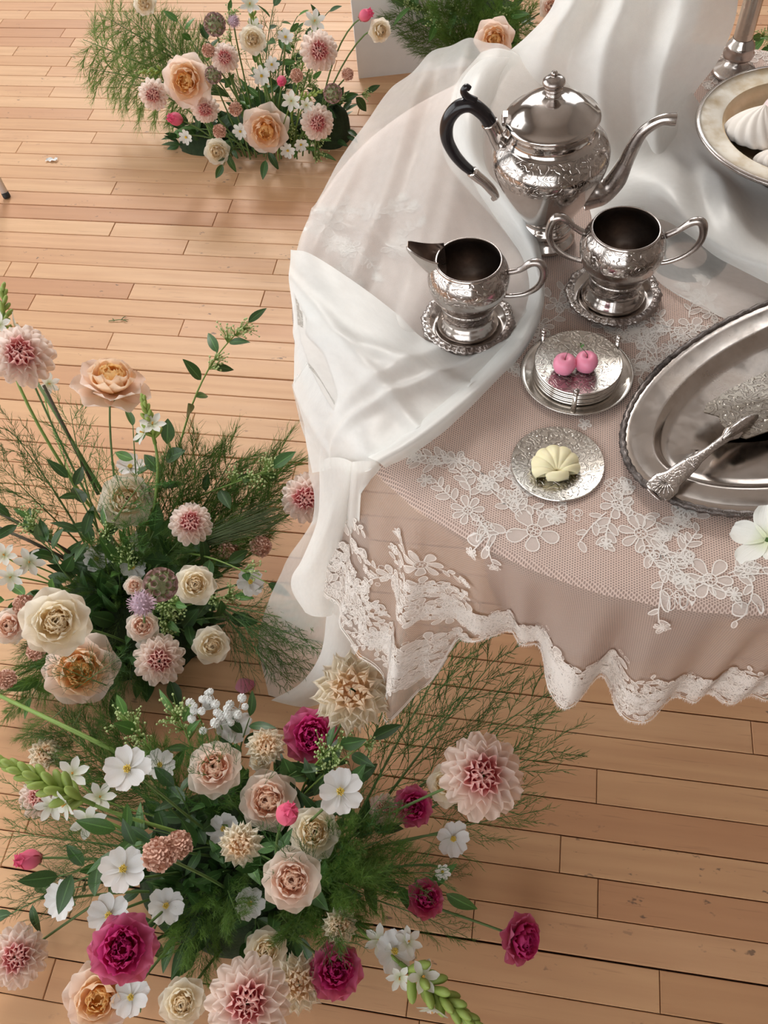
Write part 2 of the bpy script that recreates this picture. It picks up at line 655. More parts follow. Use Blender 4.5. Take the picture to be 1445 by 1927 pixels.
def cloth_uv(u, v, off=0.0):
    return cloth(hypot(u, v), atan2(v, u), off)


def px_uv(px, py):
    q = at(px, py, TZ)
    return q.x - TC.x, q.y - TC.y


M_net = m_net()
M_thread = m_lace('lace_thread', (.90, .85, .80), 1.2, 400)
M_fill2 = m_lace('lace_border_filling', (.92, .86, .80), .60, 1500)
M_fill = m_lace('lace_filling', (.88, .79, .73), .58, 1500)
lace = thing('lace_tablecloth', 'sheer pinkish lace tablecloth with floral motifs and ruffled hem over the round table', 'tablecloth', (0, 0, 0))
mb = MB()
NA = 1080
rhos = [TR * k / 10 for k in range(1, 10)] + [TR - .004]
rows, uvs = [], []
for i in range(10 + 34):
    row, ur = [], []
    for j in range(NA):
        a = 2 * pi * j / NA
        if i < 10:
            rho = max(.002, rhos[i])
        else:
            hr, hz = hem(a)
            rho = TR - .004 + (TZ - hz) * ((i - 9) / 34) ** 1.15
        row.append(tuple(cloth(rho, a)))
        ur.append((rho * cos(a), rho * sin(a)))
    rows.append(row); uvs.append(ur)
mb.grid(rows[:11], uvs[:11], True)
b = len(mb.v); mb.v.append((TC.x, TC.y, TZ + .0008)); mb.uv.append((0, 0))
for j in range(NA):
    mb.f.append((b, j, (j + 1) % NA)); mb.mi.append(0)
mb.build('net_top', M_net, lace)
mb = MB(); mb.grid(rows[10:], uvs[10:], True); mb.build('net_skirt', m_net('lace_net_gathered_shaded', .52, .40, (.56, .465, .41)), lace)  # denser gathered net; the skirt's shade is put into its darker colour


LAYER = [0]


def layer():
    """threads cross over one another: every piece lies a hair above the last"""
    LAYER[0] = (LAYER[0] + 1) % 37
    return LAYER[0] * .000012


def ribbon(mb, pts, w, off=.0006, closed=False, taper=False):
    off += layer()
    n = len(pts)
    L, R = [], []
    for i in range(n):
        if closed:
            a, b = pts[i - 1], pts[(i + 1) % n]
        else:
            a, b = pts[max(i - 1, 0)], pts[min(i + 1, n - 1)]
        dx, dy = b[0] - a[0], b[1] - a[1]
        l = hypot(dx, dy) or 1e-9
        ww = w * (1 - .6 * i / n if taper else 1) * .5
        ox, oy = -dy / l * ww, dx / l * ww
        L.append((pts[i][0] + ox, pts[i][1] + oy)); R.append((pts[i][0] - ox, pts[i][1] - oy))
    if closed:
        L.append(L[0]); R.append(R[0])
    mb.cur = 0
    mb.grid([[tuple(cloth_uv(*p, off)) for p in L], [tuple(cloth_uv(*p, off)) for p in R]], [L, R])


def fill(mb, pts, off=.0002):
    off += layer() * .8
    cx = sum(p[0] for p in pts) / len(pts); cy = sum(p[1] for p in pts) / len(pts)
    mb.cur = 1
    P = [(cx, cy)] + list(pts)
    n = len(pts)
    mb.add([tuple(cloth_uv(*p, off)) for p in P], [(0, 1 + i, 1 + (i + 1) % n) for i in range(n)], P)


def lobe(cx, cy, r0, r1, a, da, n=11, sq=.55):
    out = []
    for k in range(n):
        t = k / (n - 1)
        r = r0 + (r1 - r0) * sin(pi * t) ** sq
        aa = a + da * (2 * t - 1) * (.55 + .45 * sin(pi * t) ** .5)
        out.append((cx + r * cos(aa), cy + r * sin(aa)))
    return out


def leaf2(x, y, ang, L, W, n=12):
    out = []
    for k in range(n):
        t = k / n
        u = .5 - .5 * cos(2 * pi * t)
        s = sin(2 * pi * t) * (1 - .25 * u)
        lx, ly = L * u, W * .5 * s
        out.append((x + lx * cos(ang) - ly * sin(ang), y + lx * sin(ang) + ly * cos(ang)))
    return out


def lace_flower(mb, x, y, R, rot, rg):
    n = rg.choice((5, 6, 6, 7))
    for k in range(n):
        a = rot + 2 * pi * k / n + rg.uniform(-.1, .1)
        rr = R * rg.uniform(.85, 1.08)
        p = lobe(x, y, R * .28, rr, a, pi / n * 1.02)
        fill(mb, p); ribbon(mb, p, .0013, closed=True)
    c = [(x + R * .27 * cos(t), y + R * .27 * sin(t)) for t in [2 * pi * i / 12 for i in range(12)]]
    ribbon(mb, c, .0012, .0008, True)
    for k in range(4):
        a = rot + k * pi / 2
        cc = [(x + R * .13 * cos(a) + R * .09 * cos(t), y + R * .13 * sin(a) + R * .09 * sin(t)) for t in [2 * pi * i / 7 for i in range(7)]]
        ribbon(mb, cc, .0008, .0008, True)


def lace_spray(mb, x, y, ang, L, rg, leafs=6, small=True):
    """a curving stem with paired leaves and a picot at its tip"""
    pts = []
    bend = rg.uniform(-1.3, 1.3)
    a = ang
    px, py = x, y
    N = 14
    for i in range(N):
        pts.append((px, py))
        a += bend / N
        px += L / N * cos(a); py += L / N * sin(a)
    ribbon(mb, pts, .0012)
    for i in range(leafs):
        k = 2 + int((N - 3) * i / max(1, leafs - 1))
        d = atan2(pts[k][1] - pts[k - 1][1], pts[k][0] - pts[k - 1][0])
        sd = 1 if i % 2 else -1
        l = rg.uniform(.011, .017) * (1 - .3 * i / leafs)
        p = leaf2(pts[k][0], pts[k][1], d + sd * rg.uniform(.6, 1.0), l, l * rg.uniform(.45, .65))
        fill(mb, p); ribbon(mb, p, .0011, closed=True)
    if small:
        cx, cy = pts[-1]
        lace_flower(mb, cx, cy, rg.uniform(.006, .010), rg.random() * 6, rg)


def lace_netting(mb, x, y, R, rg):
    """open patch of larger cells between the motifs"""
    for k in range(12):
        a, r = rg.random() * 6.28, R * sqrt(rg.random())
        q = rg.uniform(.0028, .0045)
        c = [(x + r * cos(a) + q * cos(t), y + r * sin(a) + q * sin(t)) for t in [2 * pi * i / 8 for i in range(8)]]
        ribbon(mb, c, .0008, .0007, True)


rl = random.Random(21)
top_motifs = [(880, 962, 34), (1005, 1000, 52), (925, 905, 24), (858, 868, 22), (965, 940, 26), (1160, 950, 34), (1205, 1005, 44), (1335, 1092, 48), (1262, 1068, 30), (1262, 1000, 16), (1290, 960, 22), (1405, 1075, 22),
              (1050, 575, 24), (1015, 615, 26), (1210, 640, 26), (1165, 632, 16), (1300, 618, 32), (1262, 655, 18), (1235, 685, 16), (1190, 690, 20), (960, 690, 18), (1340, 590, 24),
              (618, 425, 34), (660, 470, 26), (700, 400, 30), (745, 470, 28), (640, 520, 20), (640, 610, 30), (1400, 108, 26), (1365, 120, 22), (1438, 104, 24), (1130, 760, 12), (1100, 800, 14), (800, 905, 14)]
for (x, y, r) in top_motifs:
    m = MB()
    u, v = px_uv(x, y)
    sc = FPX / depth_of(at(x, y, TZ))
    R = r / sc
    rot = rl.random() * 6.28
    lace_flower(m, u, v, R, rot, rl)
    if r > 15:
        for k in range(3 if r > 28 else 2):
            a = rot + rl.uniform(0, 6.28)
            lace_spray(m, u + R * .8 * cos(a), v + R * .8 * sin(a), a, rl.uniform(.035, .06), rl, rl.choice((4, 5, 6)), rl.random() < .6)
        a = rl.uniform(0, 6.28)
        lace_netting(m, u + R * 1.3 * cos(a), v + R * 1.3 * sin(a), R * .6, rl)
    m.build('lace_flower', [M_thread, M_fill], lace)
# dense border along the hem
for k in range(190):
    front = k < 150
    a = radians(rl.uniform(-152, -42)) if front else radians(rl.uniform(-42, 208))
    hr, hz = hem(a)
    L = TZ - hz
    band = rl.random()
    s = L * (rl.uniform(.62, .93) if band < .7 else rl.uniform(.12, .5))
    if band >= .7 and (-110 < math.degrees(a) < -50):
        s = L * rl.uniform(.6, .93)
    rho = TR + s
    m = MB()
    u, v = rho * cos(a), rho * sin(a)
    R = rl.uniform(.016, .030)
    lace_flower(m, u, v, R, rl.random() * 6, rl)
    for q in range(3):
        aa = a + pi / 2 * rl.choice((-1, 1)) + rl.uniform(-.5, .5)
        lace_spray(m, u + R * .8 * cos(aa), v + R * .8 * sin(aa), aa, rl.uniform(.03, .055), rl, 5, rl.random() < .5)
    if rl.random() < .5:
        lace_netting(m, u, v + .0, R * 1.5, rl)
    m.build('lace_border_motif', [M_thread, M_fill2], lace)
# scalloped, fringed edge
m = MB()
for ring, (da, w) in enumerate(((0.0, .0022), (.006, .0014))):
    pts = []
    for j in range(720):
        a = 2 * pi * j / 720
        hr, hz = hem(a)
        rho = TR - .004 + (TZ - hz) - .002 - da - .0025 * abs(sin(a * 60))
        pts.append((rho * cos(a), rho * sin(a)))
    ribbon(m, pts, w, .0008, True)
for j in range(900):
    a = radians(-155 + 115 * j / 900)
    hr, hz = hem(a)
    rho = TR - .004 + (TZ - hz) - .002
    p0 = cloth(rho, a, .0006)
    p1 = p0 + Vector((rl.uniform(-.001, .001), rl.uniform(-.001, .001), -.0045 - rl.random() * .003)) + Vector((cos(a), sin(a), 0)) * .0015
    t = Vector((-sin(a), cos(a), 0)) * .00035
    m.cur = 0
    m.add([tuple(p0 - t), tuple(p0 + t), tuple(p1)], [(0, 1, 2)])
m.build('lace_edging', [M_thread, M_fill], lace)

# ================================================================== organza drape
M_org = m_organza()
M_org1 = m_organza('organza_single', .50)
M_org2 = m_organza('organza_doubled', .86)
org = thing('organza_drape', 'sheer ivory organza heaped on the round table, trailing to the floor', 'fabric')


def loft(name, ctrl, nu, nv, wr=.0015, seed=0, wscale=18.0, floor_z=None, ridges=(), mt=None):
    """smooth sheet through a grid of (px, py, z) control points; rows along v, columns along u"""
    rows = [[p if isinstance(p, Vector) else at(*p) for p in r] for r in ctrl]
    g1 = [spline(r, nu) for r in rows]
    cols = [spline([g1[i][j] for i in range(len(g1))], nv) for j in range(nu)]
    P = [[cols[j][i] for j in range(nu)] for i in range(nv)]
    so = Vector((seed * 7.3, seed * 3.1, seed * 1.7))
    out, uvs = [], []
    for i in range(nv):
        ro, ur = [], []
        for j in range(nu):
            p = P[i][j]
            a = P[min(i + 1, nv - 1)][j] - P[max(i - 1, 0)][j]
            b = P[i][min(j + 1, nu - 1)] - P[i][max(j - 1, 0)]
            n = b.cross(a)
            if n.length < 1e-9:
                n = Vector((0, 0, 1))
            n.normalize()
            if n.dot(CAM - p) < 0:
                n = -n
            q = p * wscale + so
            q.z *= .5
            d = noise.noise(q * .7) * wr * 1.6 + noise.noise(q * 2.0) * wr * .25
            d += sum(h * exp(-((p.x * cx + p.y * cy - c0) / w) ** 2) for (cx, cy, c0, h, w) in ridges)
            p = p + n * d
            rr = hypot(p.x - TC.x, p.y - TC.y)
            if rr < TR + .022 and p.z > .60:                # lies on the table and rolls over its edge
                rmin = TR + .022 * min(1, max(0, TZ - p.z) / .03)
                if rr < TR:
                    p.z = max(p.z, TZ + .0025 + .002 * max(0, min(1, (rr - TR + .06) / .05)))
                elif rr < rmin:
                    k = rmin / rr
                    p.x, p.y = TC.x + (p.x - TC.x) * k, TC.y + (p.y - TC.y) * k
            p.z = max(p.z, .003)
            ro.append(tuple(p)); ur.append((j / nu * .5 + seed, i / nv * .7))
        out.append(ro); uvs.append(ur)
    m = MB()
    m.grid(out, uvs)
    return m.build(name, mt or M_org, org)


def ridge(a, b, h, w):
    """a soft crease along the line through two points of the table top"""
    A, B = at(*a, TZ), at(*b, TZ)
    dx, dy = B.x - A.x, B.y - A.y
    l = hypot(dx, dy)
    nx, ny = -dy / l, dx / l
    return (nx, ny, A.x * nx + A.y * ny, h, w)


# lower layer spread over the left of the table, billowing up at the back
loft('base_layer', [
    [(800, 118, .765), (850, 84, .785), (910, 82, .79), (985, 108, .785), (1080, 160, .765), (1150, 215, .745)],
    [(735, 178, .748), (790, 150, .775), (850, 135, .79), (930, 165, .785), (1040, 220, .755), (1130, 270, .735)],
    [(666, 262, .735), (740, 240, .755), (800, 235, .765), (862, 255, .775), (990, 300, .745), (1100, 330, .728)],
    [(611, 352, .728), (700, 345, .738), (770, 350, .748), (850, 360, .752), (940, 400, .735), (1040, 400, .727)],
    [(562, 455, .724), (680, 460, .727), (770, 470, .729), (860, 480, .731), (940, 490, .728), (1005, 490, .727)],
    [(556, 545, .714), (680, 580, .726), (770, 590, .727), (860, 600, .727), (930, 600, .727), (1005, 580, .727)],
    [(566, 640, .700), (680, 670, .726), (770, 690, .727), (840, 690, .727), (900, 680, .727), (960, 640, .727)]],
    110, 120, .0026, 1, 14, mt=M_org1, ridges=(ridge((850, 90), (690, 470), .006, .016), ridge((800, 110), (620, 420), .004, .013), ridge((900, 120), (790, 470), .005, .015), ridge((960, 130), (850, 420), .005, .016), ridge((860, 130), (740, 440), -.003, .014), ridge((640, 430), (900, 560), .004, .008)))
# second, folded-over layer whose corner points left; it narrows to a gather at the table edge
loft('folded_layer', [
    [(547, 470, .730), (585, 478, .738), (660, 525, .735), (740, 585, .733), (800, 640, .730), (880, 668, .730), (1008, 600, .731)],
    [(547, 540, .722), (600, 545, .733), (670, 590, .736), (745, 640, .736), (810, 690, .733), (880, 710, .733), (985, 645, .736)],
    [(555, 625, .714), (610, 625, .730), (670, 660, .737), (740, 700, .741), (800, 735, .738), (850, 750, .738), (915, 705, .741)],
    [(570, 725, .690), (615, 720, .718), (665, 740, .736), (715, 765, .743), (760, 785, .742), (800, 795, .745), (835, 772, .745)],
    [(574, 820, .640), (610, 815, .690), (645, 825, .725), (675, 838, .742), (705, 848, .748), (725, 852, .752), (745, 842, .748)],
    [(588, 890, .600), (613, 885, .640), (638, 880, .690), (660, 885, .715), (682, 888, .728), (698, 885, .735), (714, 876, .732)]],
    110, 110, .002, 2, 10, mt=M_org2, ridges=(ridge((600, 640), (860, 740), .005, .012), ridge((570, 560), (760, 800), .005, .010), ridge((640, 820), (900, 690), .006, .008), ridge((600, 800), (860, 650), .005, .012)))
# rolled band along the right-hand edge
loft('rolled_edge', [
    [(905, 98, .783), (930, 90, .790), (955, 94, .790), (985, 108, .782)],
    [(865, 150, .784), (888, 138, .800), (915, 138, .803), (945, 152, .785)],
    [(838, 232, .765), (860, 220, .790), (890, 222, .795), (915, 245, .77)],
    [(838, 298, .745), (866, 290, .772), (900, 300, .776), (920, 322, .745)],
    [(885, 362, .735), (915, 352, .760), (945, 358, .762), (965, 380, .735)],
    [(945, 430, .729), (972, 420, .750), (998, 422, .752), (1010, 440, .729)],
    [(985, 490, .728), (1003, 490, .747), (1017, 495, .746), (1022, 508, .727)],
    [(995, 560, .728), (1010, 565, .742), (1020, 570, .742), (1020, 580, .727)],
    [(950, 640, .728), (965, 645, .744), (980, 655, .745), (982, 664, .727)],
    [(840, 742, .729), (858, 748, .748), (875, 758, .750), (885, 768, .728)],
    [(745, 818, .730), (762, 824, .752), (780, 834, .754), (790, 846, .728)],
    [(690, 862, .734), (700, 866, .752), (716, 872, .752), (724, 878, .728)]],
    22, 150, .0016, 3, 22, mt=M_org2)
# the tail: two hanging folds
loft('hanging_fold', [
    [(600, 868, .640), (618, 862, .690), (640, 862, .720), (660, 868, .735), (672, 880, .722)],
    [(600, 930, .590), (620, 925, .640), (640, 925, .665), (656, 930, .665), (664, 935, .640)],
    [(594, 985, .530), (612, 982, .580), (630, 982, .590), (646, 985, .585), (654, 990, .560)],
    [(568, 1052, .440), (590, 1050, .490), (612, 1050, .500), (634, 1052, .490), (646, 1055, .460)],
    [(550, 1085, .390), (572, 1090, .430), (598, 1092, .440), (626, 1092, .430), (640, 1090, .400)],
    [(552, 1115, .350), (570, 1128, .385), (594, 1132, .395), (616, 1132, .385), (632, 1128, .360)],
    [(575, 1152, .310), (588, 1158, .330), (602, 1160, .335), (614, 1160, .330), (624, 1158, .315)]],
    40, 60, .002, 4, 14, mt=M_org2)
loft('hanging_fold', [
    [(655, 872, .715), (668, 868, .742), (686, 866, .750), (704, 868, .748), (716, 876, .730)],
    [(650, 935, .630), (662, 930, .672), (676, 928, .682), (688, 930, .676), (692, 935, .650)],
    [(640, 1000, .530), (656, 998, .572), (672, 998, .585), (690, 1000, .575), (697, 1008, .545)],
    [(630, 1075, .420), (648, 1072, .455), (668, 1072, .470), (688, 1075, .460), (697, 1082, .430)],
    [(617, 1155, .290), (638, 1155, .330), (660, 1155, .340), (682, 1158, .330), (692, 1165, .300)],
    [(603, 1230, .165), (626, 1230, .195), (646, 1230, .200), (662, 1228, .190), (672, 1226, .170)],
    [(565, 1285, .060), (590, 1290, .085), (612, 1292, .090), (630, 1285, .080), (645, 1275, .06)],
    [(510, 1318, .006), (545, 1328, .012), (575, 1332, .014), (600, 1326, .012), (625, 1312, .006)]],
    40, 80, .002, 5, 14, mt=M_org2)
# outer thin layer that hangs behind the tail and spreads on the floor
loft('outer_layer', [
    [(574, 700, .705), (590, 720, .700), (606, 745, .700), (630, 790, .700), (655, 830, .700)],
    [(577, 800, .600), (590, 810, .600), (606, 825, .600), (626, 845, .605), (650, 870, .62)],
    [(581, 890, .490), (592, 895, .490), (606, 900, .495), (622, 910, .500), (650, 930, .52)],
    [(598, 965, .390), (592, 980, .395), (604, 985, .400), (622, 990, .410), (650, 1000, .43)],
    [(545, 1045, .300), (565, 1060, .310), (590, 1068, .320), (615, 1070, .330), (648, 1070, .34)],
    [(529, 1080, .235), (550, 1110, .235), (580, 1125, .240), (610, 1128, .250), (650, 1130, .26)],
    [(500, 1150, .120), (530, 1165, .130), (565, 1180, .140), (605, 1185, .150), (650, 1190, .15)],
    [(486, 1215, .040), (515, 1235, .045), (555, 1245, .05), (600, 1250, .06), (650, 1250, .06)],
    [(505, 1308, .004), (535, 1318, .006), (565, 1322, .008), (600, 1318, .008), (640, 1300, .008)]],
    40, 90, .003, 6, 12, mt=M_org1)
# back: the cloth rises behind the teapot, then falls to the floor on the far side
swag_x = [at(px, -60, .88).x for px in (1062, 1100, 1140, 1185, 1235, 1285, 1335, 1386)]
loft('back_swag', [
    [Vector((x, 1.56 + .03 * (i % 2), .01)) for i, x in enumerate(swag_x)],
    [Vector((x, 1.50 + .03 * (i % 2), .30)) for i, x in enumerate(swag_x)],
    [Vector((x, 1.45 + .02 * (i % 2), .62)) for i, x in enumerate(swag_x)],
    [Vector((x, 1.385, .84)) for i, x in enumerate(swag_x)],
    [(1062, -60, .850), (1100, -62, .885), (1140, -60, .868), (1185, -62, .893), (1235, -60, .880), (1285, -60, .895), (1335, -60, .885), (1386, -58, .850)],
    [(1040, 15, .825), (1078, 5, .855), (1120, 15, .838), (1170, 10, .868), (1225, 15, .850), (1280, 15, .872), (1335, 12, .862), (1384, 15, .825)],
    [(992, 70, .795), (1040, 65, .828), (1082, 85, .805), (1140, 85, .835), (1200, 100, .815), (1260, 95, .842), (1320, 75, .832), (1370, 70, .800)],
    [(948, 108, .772), (1015, 120, .792), (1070, 145, .770), (1125, 155, .797), (1190, 165, .780), (1245, 160, .800), (1300, 130, .790), (1345, 122, .772)],
    [(915, 150, .750), (1000, 185, .760), (1070, 215, .742), (1130, 225, .765), (1190, 235, .750), (1235, 225, .768), (1275, 185, .768), (1312, 165, .755)],
    [(905, 210, .735), (990, 250, .735), (1070, 280, .728), (1140, 300, .742), (1195, 300, .735), (1235, 280, .750), (1260, 240, .752), (1290, 205, .745)],
    [(930, 290, .727), (1000, 320, .727), (1080, 350, .726), (1150, 375, .727), (1205, 365, .732), (1240, 335, .740), (1270, 290, .738), (1310, 240, .730)]],
    110, 130, .003, 7, 12, mt=M_org2)
# right-hand spread, with a standing fold in front of the pedestal dish
loft('right_spread', [
    [(1110, 300, .7262), (1200, 235, .745), (1262, 150, .775), (1292, 160, .765), (1330, 215, .738), (1400, 290, .730), (1480, 330, .728)],
    [(1105, 335, .7262), (1195, 300, .748), (1250, 260, .745), (1290, 260, .740), (1340, 300, .735), (1410, 350, .735), (1480, 390, .735)],
    [(1105, 370, .7260), (1205, 345, .750), (1270, 355, .765), (1315, 355, .750), (1360, 345, .765), (1410, 410, .748), (1480, 450, .748)],
    [(1110, 395, .7258), (1225, 385, .742), (1285, 415, .756), (1335, 445, .757), (1385, 470, .757), (1430, 485, .757), (1480, 505, .757)],
    [(1115, 415, .7256), (1235, 410, .7275), (1295, 440, .730), (1345, 480, .732), (1390, 505, .732), (1440, 530, .732), (1490, 555, .732)]],
    90, 70, .003, 8, 14, mt=M_org2)
loft('right_under_layer', [
    [(1120, 340, .7250), (1210, 380, .7250), (1300, 420, .7250), (1380, 455, .7250), (1500, 500, .7250)],
    [(1140, 420, .7245), (1215, 450, .7250), (1300, 490, .7265), (1380, 520, .7270), (1500, 545, .7270)],
    [(1225, 515, .7240), (1262, 540, .7250), (1310, 560, .7260), (1380, 580, .7270), (1500, 590, .7270)],
    [(1250, 540, .7240), (1290, 562, .7270), (1330, 582, .7280), (1392, 608, .7270), (1490, 612, .7260)]],
    50, 40, .0012, 9, 18, mt=M_org1)

# ================================================================== silver on the table
M_sil = m_silver('silver_polished', .30)
M_sil_e = m_silver('silver_engraved', .35, .55, 60.0, .14)
M_sil_t = m_silver('silver_tarnished', .75, 0, 50, .14)
M_sil_te = m_silver('silver_tarnished_chased', .8, .5, 75.0, .18)
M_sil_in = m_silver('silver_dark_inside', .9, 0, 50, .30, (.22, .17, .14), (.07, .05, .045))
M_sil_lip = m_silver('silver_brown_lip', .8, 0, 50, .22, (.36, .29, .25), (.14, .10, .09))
M_coaster = m_silver('coaster_engraved', .25, .75, 75.0, .22, (.66, .62, .56), (.36, .32, .28))
M_cplain = m_silver('coaster_rim', .15, 0, 60.0, .16, (.74, .70, .65))
M_tray = m_silver('tray_worn_silver', .6, 0, 40.0, .12, (.57, .51, .465), (.33, .265, .22))
M_rope = m_silver('tray_rope_edge', 1.0, .5, 160.0, .32, (.26, .23, .215), (.06, .05, .047))
M_gild = m_silver('dish_gilt_wash', .8, 0, 40.0, .30, (.42, .37, .31), (.34, .24, .12))
M_black = plain('ebonised_wood', (.012, .009, .010), .22, var=.3)

# --- teapot
pb = at(1028, 450, TZ + .004)
pot = thing('teapot', 'tall silver coffee pot with black curved handle, domed lid and swan-neck spout', 'teapot', pb, rz=radians(-3))
pot.rotation_euler = Quaternion(c_f, radians(-5.2)).to_matrix().to_4x4().to_euler()
pot.scale = (1.03, 1.03, .955)
mb = MB()
mb.lathe([(.001, 0), (.032, 0), (.0335, .003), (.0325, .007), (.0285, .011), (.027, .016), (.0275, .020), (.0305, .023), (.031, .027), (.0285, .031), (.0255, .034), (.0265, .038)], 64)
mb.build('foot', M_sil, pot)
mb = MB()
mb.lathe([(.0265, .037), (.0325, .046), (.0405, .060), (.048, .075), (.055, .091), (.0605, .105), (.0628, .113)], 72)
body = mb.build('body', M_sil, pot)
mb = MB(); mb.lathe([(.0628, .113), (.0645, .121), (.0642, .129), (.0610, .138), (.0555, .145), (.0500, .149)], 72); mb.build('chased_shoulder', M_sil_e, pot)
mb = MB(); mb.lathe([(.0500, .149), (.0488, .1505), (.0462, .152), (.0455, .158), (.0465, .166), (.0485, .170), (.0495, .1715), (.0470, .173)], 72); mb.build('neck', M_sil, pot)
lid = bpy.data.objects.new('lid', None); COL.objects.link(lid); lid.parent = pot
mb = MB(); mb.lathe([(.0500, .1715), (.0508, .173), (.0500, .1752), (.0470, .1768), (.0430, .1800), (.0380, .1855), (.0315, .1910), (.0240, .1950), (.0160, .1972), (.0090, .1985), (.0075, .2000)], 72); mb.build('lid_dome', M_sil, lid)
mb = MB(); mb.lathe([(.0075, .199), (.0085, .2012), (.0072, .2030), (.0062, .2045), (.0090, .2062), (.0092, .2078), (.0072, .2092), (.0098, .2112), (.0117, .2140), (.0112, .2175), (.0075, .2205), (.0032, .2215), (.0026, .2225), (.0036, .2242), (.0030, .2265), (.0002, .2278)], 40); mb.build('finial', M_sil_t, lid)
mb = MB(); mb.box((-.0515, -.0055, .171), (-.0465, .0055, .181)); mb.tube([(-.0505, -.008, .1735), (-.0505, .008, .1735)], .0026, 10); mb.build('hinge', M_sil_t, pot, smooth=False)
hp = spline([Vector((x, 0, z)) for x, z in ((-.0640, .168), (-.0720, .183), (-.0850, .1945), (-.0990, .1920), (-.1100, .177), (-.1125, .156), (-.1060, .135), (-.0965, .119), (-.0880, .109))], 40)
mb = MB(); mb.tube(hp, [.0082 - .0004 * abs(i - 14) / 14 - .0022 * max(0, i - 14) / 26 for i in range(40)], 16)
cu = spline([Vector((x, 0, z)) for x, z in ((-.080, .1985), (-.0885, .2045), (-.0920, .2115), (-.0890, .2165), (-.0855, .2140))], 16)
mb.tube(cu, [.0046 - .0017 * i / 16 for i in range(16)], 10)
mb.build('handle', M_black, pot)
for pts, rr in (([(-.0660, .1715), (-.0615, .161), (-.058, .150), (-.052, .141)], [.0092, .0090, .0088, .0110]),
                ([(-.0870, .108), (-.080, .0995), (-.073, .092), (-.066, .082), (-.0605, .071), (-.064, .066)], [.0068, .0062, .0056, .0056, .0046, .0028])):
    mb = MB(); p = spline([Vector((x, 0, z)) for x, z in pts], 18)
    mb.tube(p, [lerp_table([(k / (len(rr) - 1), r) for k, r in enumerate(rr)], i / 17) for i in range(18)], 14)
    mb.build('handle_socket', M_sil, pot)
sp = spline([Vector((x, 0, z)) for x, z in ((.040, .066), (.056, .068), (.0705, .078), (.0800, .102), (.0870, .126), (.0960, .1470), (.1120, .1600), (.1275, .1600))], 44)
srad = [lerp_table([(0, .020), (.14, .0175), (.30, .0120), (.5, .0082), (.7, .0066), (.85, .0066), (1, .0078)], i / 43) for i in range(44)]
mb = MB(); mb.tube(sp, srad, 20, cap=False, flat=.82)
mb.build('spout', M_sil_t, pot)
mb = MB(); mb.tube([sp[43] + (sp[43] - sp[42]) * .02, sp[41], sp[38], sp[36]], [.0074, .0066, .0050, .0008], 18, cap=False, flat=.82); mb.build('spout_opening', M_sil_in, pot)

# --- saucers, milk jug, sugar bowl
def saucer(loc, r, label):
    s = thing('saucer', label, 'saucer', loc, 'silver saucers')
    sc = r / .0524
    mb = MB(); mb.lathe([(k * sc, z) for k, z in ((.0008, .0015), (.026, .0015), (.0275, .0026), (.0335, .0026), (.0365, .0040), (.0410, .0072), (.0432, .0082))], 72); mb.build('well', M_sil, s)
    def rf(rr, z, a):
        w = max(0, (rr / sc - .0445) / .008)
        return rr * (1 + w * (.018 * cos(12 * a) + .012 * cos(36 * a)))
    mb = MB()
    rows = []
    prof = [(.0430, .0082), (.0450, .0094), (.0470, .0098), (.0490, .0094), (.0508, .0086), (.0524, .0070), (.0515, .0050), (.0470, .0040), (.0420, .0030), (.0260, .0002), (.0008, .0002)]
    for k, (rr, z) in enumerate(prof):
        row = []
        for j in range(216):
            a = 2 * pi * j / 216
            bead = .0011 * max(0, sin(36 * a)) ** 1.0 + .0009 * cos(12 * a) + .0006 * sin(60 * a + k)
            zz = z + (bead if 0 < k < 5 else 0)
            R = rf(rr * sc, z, a)
            row.append((R * cos(a), R * sin(a), zz))
        rows.append(row)
    mb.grid(rows, None, True)
    mb.build('ornate_rim', M_sil_te, s)
    return s


def vessel(parent, k):
    foot = [(.001, .0022), (.0338, .0022), (.0350, .0045), (.0345, .0080), (.0320, .0105), (.0312, .0135), (.0292, .0165), (.0280, .0195), (.0278, .0225)]
    band = [(.0278, .0225), (.0290, .0235), (.0288, .0250), (.0296, .0300), (.0305, .0345), (.0318, .0360), (.0306, .0375)]
    belly = [(.0306, .0375), (.0335, .0410), (.0345, .0430), (.0370, .0470), (.0405, .0530), (.0435, .0610), (.0446, .0670)]
    shoulder = [(.0446, .0670), (.0450, .0715), (.0440, .0785), (.0415, .0855), (.0385, .0905), (.0365, .0930)]
    rim = [(.0365, .0930), (.0362, .0952), (.0350, .0962), (.0340, .0955)]
    inner = [(.0340, .0955), (.0340, .0925), (.0375, .0880), (.0420, .0780), (.0428, .0700), (.0405, .0590), (.0345, .0460), (.0250, .0390), (.0005, .0370)]
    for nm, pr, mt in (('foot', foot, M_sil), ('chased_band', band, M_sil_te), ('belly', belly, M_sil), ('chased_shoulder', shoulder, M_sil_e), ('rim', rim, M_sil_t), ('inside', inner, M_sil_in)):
        mb = MB(); mb.lathe([(a * k, b * k) for a, b in pr], 64); mb.build(nm, mt, parent)


def ear(parent, sgn, pts, rr, mt):
    p = spline([Vector((sgn * x, 0, z)) for x, z in pts], 36)
    mb = MB(); mb.tube(p, [lerp_table([(i / (len(rr) - 1), r) for i, r in enumerate(rr)], j / 35) for j in range(36)], 12)
    mb.build('handle', mt, parent)


